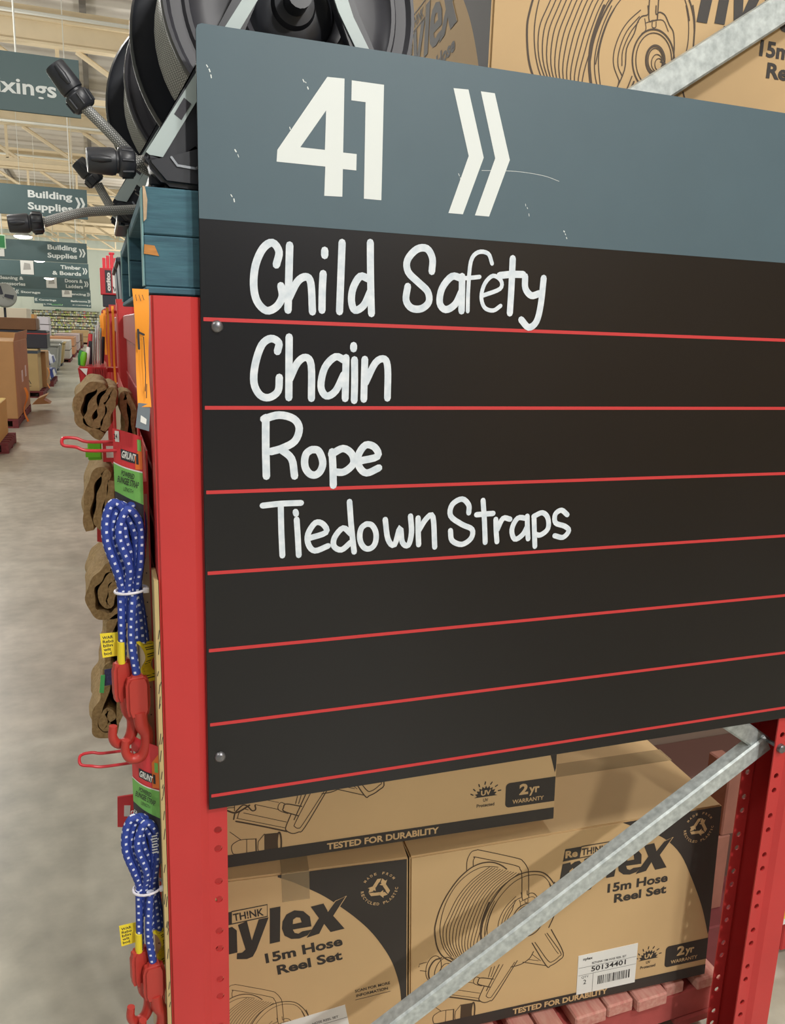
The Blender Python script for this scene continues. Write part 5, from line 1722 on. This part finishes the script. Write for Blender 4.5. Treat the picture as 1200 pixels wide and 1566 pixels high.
hanging_sign('sixth hanging sign, lettered Storage and Fencing', 67.94, -5.98, -0.63, 3.38, 4.05, (('Fencing', 1.5),), (('Storage', 1.6),), notice=(3.3, 4.0, 0.1, 0.7))
hanging_sign('seventh hanging sign, lettered Coverings', 76.04, -5.20, -0.69, 3.06, 3.66, (('Bathrooms', 1.6),), (('Coverings', 1.6),))
hanging_sign('farthest hanging sign, ending in Plumbing', 82.79, -4.90, -0.72, 2.90, 3.42, (('& Plumbing', 1.7),), (('Hardware', 1.5),))

for i, (x, y, z, w, h, lb) in enumerate(((-3.08, 30.14, 4.05, 0.22, 0.45, 'green exit sign cut by the left edge of the photo'), (-3.62, 80.6, 3.02, 0.95, 0.52, 'green exit sign under the farthest hanging signs'), (-3.72, 84.9, 2.50, 0.55, 0.24, 'small green exit sign low on the far wall'))):
    t = empty('exit_sign', lb, 'exit sign', loc=(x, y, z), group='green exit signs')
    mb = MB()
    mb.box(-w / 2, w / 2, 0, 0.06, 0, h, bevel=0.01)
    mb.box(-w / 2 + 0.03, w / 2 - 0.03, -0.004, 0, 0.03, h - 0.03, 1)
    if i:
        F = XZ
        mb.fill([[(w * 0.10, h * 0.2), (w * 0.36, h * 0.2), (w * 0.36, h * 0.8), (w * 0.10, h * 0.8)]], F, 0.006, 0)
        mb.fill([[(-w * 0.3, h * 0.45), (-w * 0.18, h * 0.65), (-w * 0.06, h * 0.45), (-w * 0.14, h * 0.25), (-w * 0.24, h * 0.3)]], F, 0.006, 0)
    mb.build('panel', [mat('exit sign white', srgb(206, 236, 206), 0.5), GREEN_SIGN], t)
    mb = MB()
    mb.tube([(0, 0.03, h), (0, 0.03, 10.42 - z)], 0.012, 6)
    mb.build('hanging_rod', WHITE_STEEL, t)

GLOW = mat('lit lamp diffuser', (1.0, 0.98, 0.94, 1), 0.5, emit=6.0)
for i, (x, y, z, r) in enumerate(((-2.62, 32.84, 4.72, 0.32), (-2.58, 40.94, 4.40, 0.25), (-2.74, 51.74, 4.10, 0.28), (-2.80, 60.0, 3.95, 0.22))):
    t = empty('highbay_lamp', ['lit round lamp below the nearest hose connector, largest of its row', 'lit round lamp hanging between the third and fourth signs', 'lit round lamp hanging before the Doors & Ladders sign', 'smallest and farthest of the lit round lamps'][i], 'lamp', loc=(x, y, z), group='lit round lamps over the aisle')
    mb = MB()
    mb.lathe([(r * 0.25, r * 0.75), (r * 0.35, r * 0.5), (r * 0.75, r * 0.25), (r, 0.02), (r, 0.0)], 28)
    mb.build('reflector', GREY_PL, t, smooth=50)
    mb = MB()
    mb.lathe([(r * 0.98, 0.0), (r * 0.9, -0.04), (r * 0.5, -0.08), (0, -0.09)], 28)
    mb.build('diffuser', GLOW, t, smooth=50)
    mb = MB()
    mb.tube([(0, 0, r * 0.7), (0, 0, 10.42 - z)], 0.01, 6)
    mb.build('hanging_rod', WHITE_STEEL, t)


# ------------------------------------------------------------------ pallets of stock along the left of the main aisle
def floor_pallet(label, x0, x1, y0, y1, m=MAROON):
    t = empty('stock_pallet', label, 'pallet', loc=(x0, y0, 0), group='maroon pallets along the left of the aisle')
    w, d = x1 - x0, y1 - y0
    mb = MB()
    for i in range(6):
        mb.box(0, w, i * (d - 0.12) / 5, i * (d - 0.12) / 5 + 0.12, 0.12, 0.145)
    mb.build('deck', m, t)
    for i in range(3):
        mb = MB()
        x = i * (w - 0.09) / 2
        mb.box(x, x + 0.09, 0, d, 0.022, 0.12, bevel=0.004)
        mb.build('bearer', m, t)
    mb = MB()
    for i in range(3):
        mb.box(0, w, i * (d - 0.12) / 2, i * (d - 0.12) / 2 + 0.12, 0.0, 0.022)
    mb.build('base', m, t)
    return t


def stock_box(name, label, cat, x0, x1, y0, y1, z0, z1, m, flaps=False, band=None, marks=None, group=None, bev=0.01):
    t = empty(name, label, cat, loc=(x0, y0, z0), group=group)
    w, d, h = x1 - x0, y1 - y0, z1 - z0
    mb = MB()
    mb.box(0, w, 0, d, 0, h, bevel=bev)
    mb.build('body', m, t)
    if flaps:
        mb = MB()
        mb.prism([(0.0, 0), (w * 0.18, 0), (w * 0.26, 0.14), (w * 0.10, 0.16)], (V3((0, d * 0.1, h)), V3((1, 0, 0)), V3((0, 0, 1)), V3((0, -1, 0))), 0, 0.008)
        mb.prism([(0, 0), (d, 0), (d * 0.96, 0.16), (d * 0.04, 0.13)], (V3((w - 0.004, 0, h)), V3((0, 1, 0)), V3((0.15, 0, 1)), V3((1, 0, 0))), 0, 0.008)
        mb.prism([(0, 0), (w, 0), (w * 0.95, 0.10), (w * 0.05, 0.12)], (V3((0, d - 0.01, h)), V3((1, 0, 0)), V3((0, 0, 1)), V3((0, -1, 0))), 0, 0.008)
        mb.build('flap', m, t)
    if marks == 'labels':
        mb = MB()
        F = (V3((w, 0, 0)), V3((0, 1, 0)), V3((0, 0, 1)), V3((1, 0, 0)))
        mb.prism([(d * 0.42, h * 0.42), (d * 0.52, h * 0.42), (d * 0.52, h * 0.58), (d * 0.42, h * 0.58)], F, 0, 0.003)
        mb.prism([(d * 0.70, h * 0.46), (d * 0.80, h * 0.46), (d * 0.80, h * 0.62), (d * 0.70, h * 0.62)], F, 0, 0.003)
        mb.build('paper_label', PAPER, t)
    if marks == 'A':
        mb = MB()
        mb.ribbon([(w * 0.62, h * 0.18), (w * 0.74, h * 0.42), (w * 0.84, h * 0.18)], 0.018, XZ, 0.002, smooth=False)
        mb.ribbon([(w * 0.67, h * 0.27), (w * 0.80, h * 0.27)], 0.016, XZ, 0.002, smooth=False)
        mb.ribbon([(w * 0.44, h * 0.50), (w * 0.80, h * 0.49)], 0.012, XZ, 0.002, smooth=False)
        mb.ribbon([(w * 0.50, h * 0.12), (w * 0.84, h * 0.12)], 0.012, XZ, 0.002, smooth=False)
        mb.build('pen_marks', INK, t)
    if band:
        mb = MB()
        mb.box(-0.004, w + 0.004, -0.004, d, h * band[0], h * band[1])
        mb.build('band', band[2], t)
    return t


GL = 'stock on pallets along the left of the aisle'
floor_pallet('maroon pallet nearest at the left edge of the photo', -2.6, -1.36, 10.75, 11.9)
stock_box('stock_carton', 'yellowish carton on the nearest maroon pallet at the left edge', 'carton', -2.6, -1.45, 10.4, 11.8, 0.146, 0.66, mat('yellow brown cardboard', srgb(206, 176, 96), 0.7), group=GL)
floor_pallet('maroon pallet under the tallest brown carton', -2.75, -1.47, 13.6, 16.4)
stock_box('stock_carton', 'tallest open brown carton with two white labels on its side', 'carton', -2.75, -1.47, 13.65, 16.3, 0.146, 1.42, KRAFT2, flaps=True, marks='labels', group=GL)
ticket('orange ticket leaning on the tallest brown carton', (-1.42, 14.6, 0.60), 0.14, 0.60, R(80), 0.03, foot=False, ink=False)
bx = MB()
bx.prism([(0, 0), (0.34, 0.02), (0.22, 0.10), (0.30, 0.20), (0.12, 0.12)], XZ, -0.5, 0.0)
ob = bx.build('cardboard_offcut', KRAFT2)
ob.location = (-1.44, 16.2, 0.146)
tag(ob, 'crumpled cardboard flap beside the tallest brown carton', 'cardboard')
floor_pallet('maroon pallet under the pale carton marked in pen', -2.6, -1.42, 19.4, 22.2)
stock_box('stock_carton', 'pale carton with pen marks on its face', 'carton', -2.6, -1.50, 19.5, 20.6, 0.146, 1.10, KRAFT3, marks='A', band=(0.90, 0.97, BLUEGREY), group=GL)
stock_box('stock_carton', 'stepped brown carton right behind the pale marked one', 'carton', -2.6, -1.40, 20.7, 22.1, 0.146, 1.0, KRAFT2, group=GL)
ticket('orange ticket on the brown carton behind the pale marked one', (-1.374, 20.8, 0.62), 0.16, 0.50, R(85), 0.03, foot=False, ink=False)
stock_box('storage_crate', 'black crate with a red stripe on the pale marked carton', 'crate', -2.5, -1.30, 19.9, 21.2, 1.11, 1.52, NAVY, band=(0.80, 0.86, HOOK_RED), group=GL)
stock_box('stock_carton', 'flat brown carton on the black crate', 'carton', -2.45, -1.52, 19.9, 21.0, 1.53, 1.80, KRAFT_DK, group=GL)
floor_pallet('maroon pallet under the blue and white sacks', -2.4, -1.36, 22.9, 25.2)
for i, (z, m_, lb) in enumerate(((0.146, mat('blue printed sack', srgb(58, 78, 150), 0.6), 'lower blue printed sack of the pair'), (0.52, mat('white printed sack', srgb(206, 210, 220), 0.6), 'upper white sack with a blue print'))):
    t = empty('sack', lb, 'sack', loc=(-2.4, 23.0, z), group=GL)
    mb = MB()
    mb.hexa([(0, 0, 0), (1.06, 0, 0), (1.06, 2.0, 0), (0, 2.0, 0), (0.1, 0.1, 0.36), (0.98, 0.1, 0.36), (0.98, 1.9, 0.36), (0.1, 1.9, 0.36)], bevel=0.1, seg=3)
    mb.build('bag', m_, t, smooth=60)
    mb = MB()
    mb.prism([(0.80, 0.05), (0.98, 0.05), (0.94, 0.26), (0.84, 0.28)], XZ, 0.0, 0.004)
    mb.prism([(0.3, 0.10), (1.4, 0.10), (1.2, 0.27), (0.5, 0.27)], (V3((1.062, 0, 0)), V3((0, 1, 0)), V3((-0.22, 0, 1)), V3((1, 0, 0))), 0.0, 0.004)
    mb.build('print', PAPER if i == 0 else mat('sack blue', srgb(52, 66, 140), 0.6), t)
for i, (y, z, m_, lb) in enumerate(((28.0, 0.92, GREY_PL, 'grey lidded bin past the printed sacks'), (30.5, 0.95, GREY_PL, 'second grey lidded bin past the printed sacks'), (33.6, 0.86, KRAFT3, 'beige lidded bin past the grey bins'))):
    t = empty('lidded_bin', lb, 'bin', loc=(-1.9, y, 0), group='lidded bins along the left of the aisle')
    mb = MB()
    mb.hexa([(-0.32, 0, 0.1), (0.36, 0, 0.1), (0.36, 1.4, 0.1), (-0.32, 1.4, 0.1), (-0.45, 0, z), (0.46, 0, z), (0.46, 1.5, z), (-0.45, 1.5, z)], bevel=0.03)
    mb.build('body', m_, t, smooth=50)
    mb = MB()
    mb.box(-0.48, 0.50, -0.03, 1.53, z, z + 0.06, bevel=0.02)
    mb.build('lid', m_, t, smooth=50)
    mb = MB()
    mb.box(-0.3, 0.34, 0.05, 1.35, 0.0, 0.1)
    mb.build('base', NAVY, t)
for i, (x1, y, d, h, m_, lb) in enumerate(((-1.36, 37, 3, 0.9, mat('white carton', srgb(206, 202, 196), 0.6), 'white boxed stack beyond the lidded bins'), (-1.30, 42, 4, 0.95, mat('orange brown carton', srgb(196, 140, 100), 0.6), 'orange brown carton stack beyond the lidded bins'),
                                          (-1.25, 48, 5, 1.0, mat('pinkish carton', srgb(206, 186, 186), 0.6), 'pinkish carton stack farther down the left'), (-1.2, 56, 5, 0.9, KRAFT_DK, 'dark brown carton stack farther down the left'), (-0.9, 66, 5, 1.0, KRAFT, 'tan carton stack at the far end of the aisle'))):
    stock_box('carton_stack', lb, 'carton stack', x1 - 1.2, x1, y, y + d, 0.146, h, m_, band=(0.46, 0.5, INK), group=GL)
    floor_pallet('maroon pallet under the ' + lb.split(' stack')[0] + ' stack', x1 - 1.2, x1 + 0.02, y - 0.05, y + d)
# goods piled behind them
HI = (((-4.2, -3.0), 22, 24, 0, 1.9, mat('mauve carton', srgb(150, 130, 132), 0.7), 'mauve carton tower at the left edge'), ((-3.6, -3.15), 26.4, 27, 0, 2.05, mat('lime printed carton', srgb(190, 210, 96), 0.7), 'carton tower with a lime print near the left edge'),
      ((-3.5, -2.45), 30, 32, 0, 2.12, mat('cream carton', srgb(224, 212, 192), 0.7), 'cream carton tower behind the black crate'), ((-3.15, -2.45), 33.5, 35, 0, 1.95, mat('orange timber packs', srgb(206, 150, 84), 0.7, var=0.25, scale=6, stretch=(8, 1, 0.4)), 'orange timber packs standing behind the black crate'),
      ((-2.75, -2.05), 27.2, 27.7, 0.0, 1.72, mat('wire basket grey', srgb(196, 190, 182), 0.6), 'pale wire basket of goods above the grey bins'), ((-3.5, -2.6), 37, 39, 0, 1.75, mat('grey carton', srgb(150, 150, 150), 0.7), 'grey carton tower above the lidded bins'),
      ((-3.9, -2.6), 46, 48, 0, 1.9, mat('lilac carton', srgb(206, 204, 214), 0.7), 'lilac white carton tower halfway down the left'))
for (a, b), y0, y1, z0, z1, m_, lb in HI:
    stock_box('stock_tower', lb, 'carton tower', a, b, y0, y1, z0, z1, m_, band=(0.78, 0.80, INK), group='tall stock behind the left pallets')
# cooling fan on a pole
t = empty('pedestal_fan', 'grey round fan on a pole at the left edge', 'fan', loc=(-2.75, 26.0, 0), group=None)
mb = MB()
mb.lathe([(0.34, 0.0), (0.36, 0.05), (0.34, 0.11), (0.30, 0.13), (0.0, 0.15), (0.0, 0.02), (0.30, 0.0)], 32, Matrix.Translation((0, 0, 2.42)) @ Matrix.Rotation(R(78), 4, 'X') @ Matrix.Rotation(R(15), 4, 'Y'))
mb.build('cage', GREY_PL, t, smooth=50)
mb = MB()
for k in range(3):
    a = 2 * math.pi * k / 3
    mb.prism([(0.03, -0.03), (0.26, -0.10), (0.30, 0.02), (0.05, 0.05)], (V3((0, -0.16, 2.42)), V3((math.cos(a), 0, math.sin(a))), V3((-math.sin(a), 0, math.cos(a))), V3((0, -1, 0))), 0, 0.006)
mb.build('blades', NAVY, t)
mb = MB()
mb.tube([(0, 0.1, 0.0), (0, 0.1, 2.4)], 0.035, 8)
mb.build('pole', NAVY, t)
mb = MB()
mb.lathe([(0, 0), (0.3, 0), (0.3, 0.03), (0.05, 0.06), (0, 0.06)], 24)
mb.build('foot', NAVY, t, smooth=40)

# far end: wall of hanging packets
ge = empty('gondola_shelf', 'tall gondola with black posts across the far end of the aisle', 'shelving', loc=(-6.0, 84.2, 0))
mb = MB()
mb.box(0, 6.0, 0.3, 0.4, 0, 2.62)
mb.build('back_panel', mat('gondola cream', srgb(214, 214, 186), 0.6), ge)
for k in range(9):
    mb = MB()
    mb.box(0.0 + k * 0.70, 0.05 + k * 0.70, 0, 0.3, 0, 2.62)
    mb.build('post', NAVY, ge)
for z in (0.05, 0.9, 1.55, 2.1, 2.58):
    mb = MB()
    mb.box(0, 6.0, 0.0, 0.3, z, z + 0.03)
    mb.build('shelf', GREY_PL, ge)
rg = random.Random(9)
cols = [srgb(214, 214, 170), srgb(190, 200, 120), srgb(230, 226, 206), srgb(150, 150, 130), srgb(206, 176, 150), srgb(180, 190, 190)]
cm = [mat('packet colour %d' % i, c, 0.6) for i, c in enumerate(cols)]
mb = MB()
for z in (0.1, 0.35, 0.6, 0.96, 1.2, 1.36, 1.62, 1.85, 2.16, 2.38):
    x = 0.05
    while x < 5.9:
        w = 0.08 + rg.random() * 0.10
        mb.box(x, x + w, -0.22, -0.03, z, z + 0.12 + rg.random() * 0.08, rg.randrange(6))
        x += w + 0.03
ob = mb.build('hanging_packets', cm)
ob.location = (-6.0, 84.2, 0)
tag(ob, 'rows of tiny pale packets hanging on the far gondola', 'packets')
ob['kind'] = 'stuff'
t = empty('column_sign', 'slim red and white banner on the far gondola', 'banner', loc=(-1.45, 84.1, 1.2))
mb = MB()
mb.box(0, 0.16, -0.03, 0, 0.7, 1.4)
mb.build('red_panel', RED_CARD, t)
mb = MB()
mb.box(0.02, 0.14, -0.03, 0, 0, 0.7)
mb.box(0.04, 0.12, -0.034, -0.03, 0.1, 0.6, 1)
mb.build('white_panel', [PAPER, DARK_CARD], t)

# ------------------------------------------------------------------ behind the floor cartons and at the right
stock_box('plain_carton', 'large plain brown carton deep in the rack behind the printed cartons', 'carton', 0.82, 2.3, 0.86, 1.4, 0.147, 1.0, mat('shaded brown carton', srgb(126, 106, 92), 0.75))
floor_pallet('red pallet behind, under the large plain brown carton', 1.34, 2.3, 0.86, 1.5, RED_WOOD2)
tb = empty('timber_post', 'brown timber blocks stacked on a maroon base behind the right red post', 'timber', loc=(1.49, 0.40, 0.0))
BT = mat('brown timber', srgb(140, 92, 78), 0.8, var=0.15, scale=12)
for nm, a, m_ in (('lower_block', (0.0, 0.05, 0, 0.09, 0.15, 0.395), BT), ('upper_block', (0.013, 0.062, 0, 0.09, 0.396, 0.62), BT), ('base_block', (-0.12, 0.20, -0.06, 0.12, 0.0, 0.149), MAROON)):
    mb = MB()
    mb.box(*a, bevel=0.004)
    mb.build(nm, m_, tb)
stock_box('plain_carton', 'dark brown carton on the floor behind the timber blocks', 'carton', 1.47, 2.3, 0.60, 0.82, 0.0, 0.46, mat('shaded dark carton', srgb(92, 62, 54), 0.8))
rk = empty('pallet_rack', 'red rack with yellow ticket continuing past the right red post', 'rack', loc=(1.42, 0.12, 0))
mb = MB()
mb.box(0.29, 1.5, 0.2, 0.25, 0.02, 0.12, bevel=0.004)
mb.build('beam', RED, rk)
upright_mb(-1, 1.5, 0.2, 2.6, holes=False).build('upright', RED, rk, smooth=30)
mb = MB()
mb.box(0.29, 1.5, 0.2, 0.25, 1.5, 1.6, bevel=0.004)
mb.build('beam', RED, rk)
mb = MB()
mb.box(-0.015, 1.5, 0.70, 0.72, 0.0, 0.40)
mb.build('back_panel', MAROON, rk)
mb = MB()
mb.box(0.20, 0.34, 0.185, 0.199, 0.13, 0.26)
mb.box(0.20, 0.34, 0.18, 0.186, 0.155, 0.26, 1)
mb.build('shelf_ticket', [PAPER, YELLOW], rk)
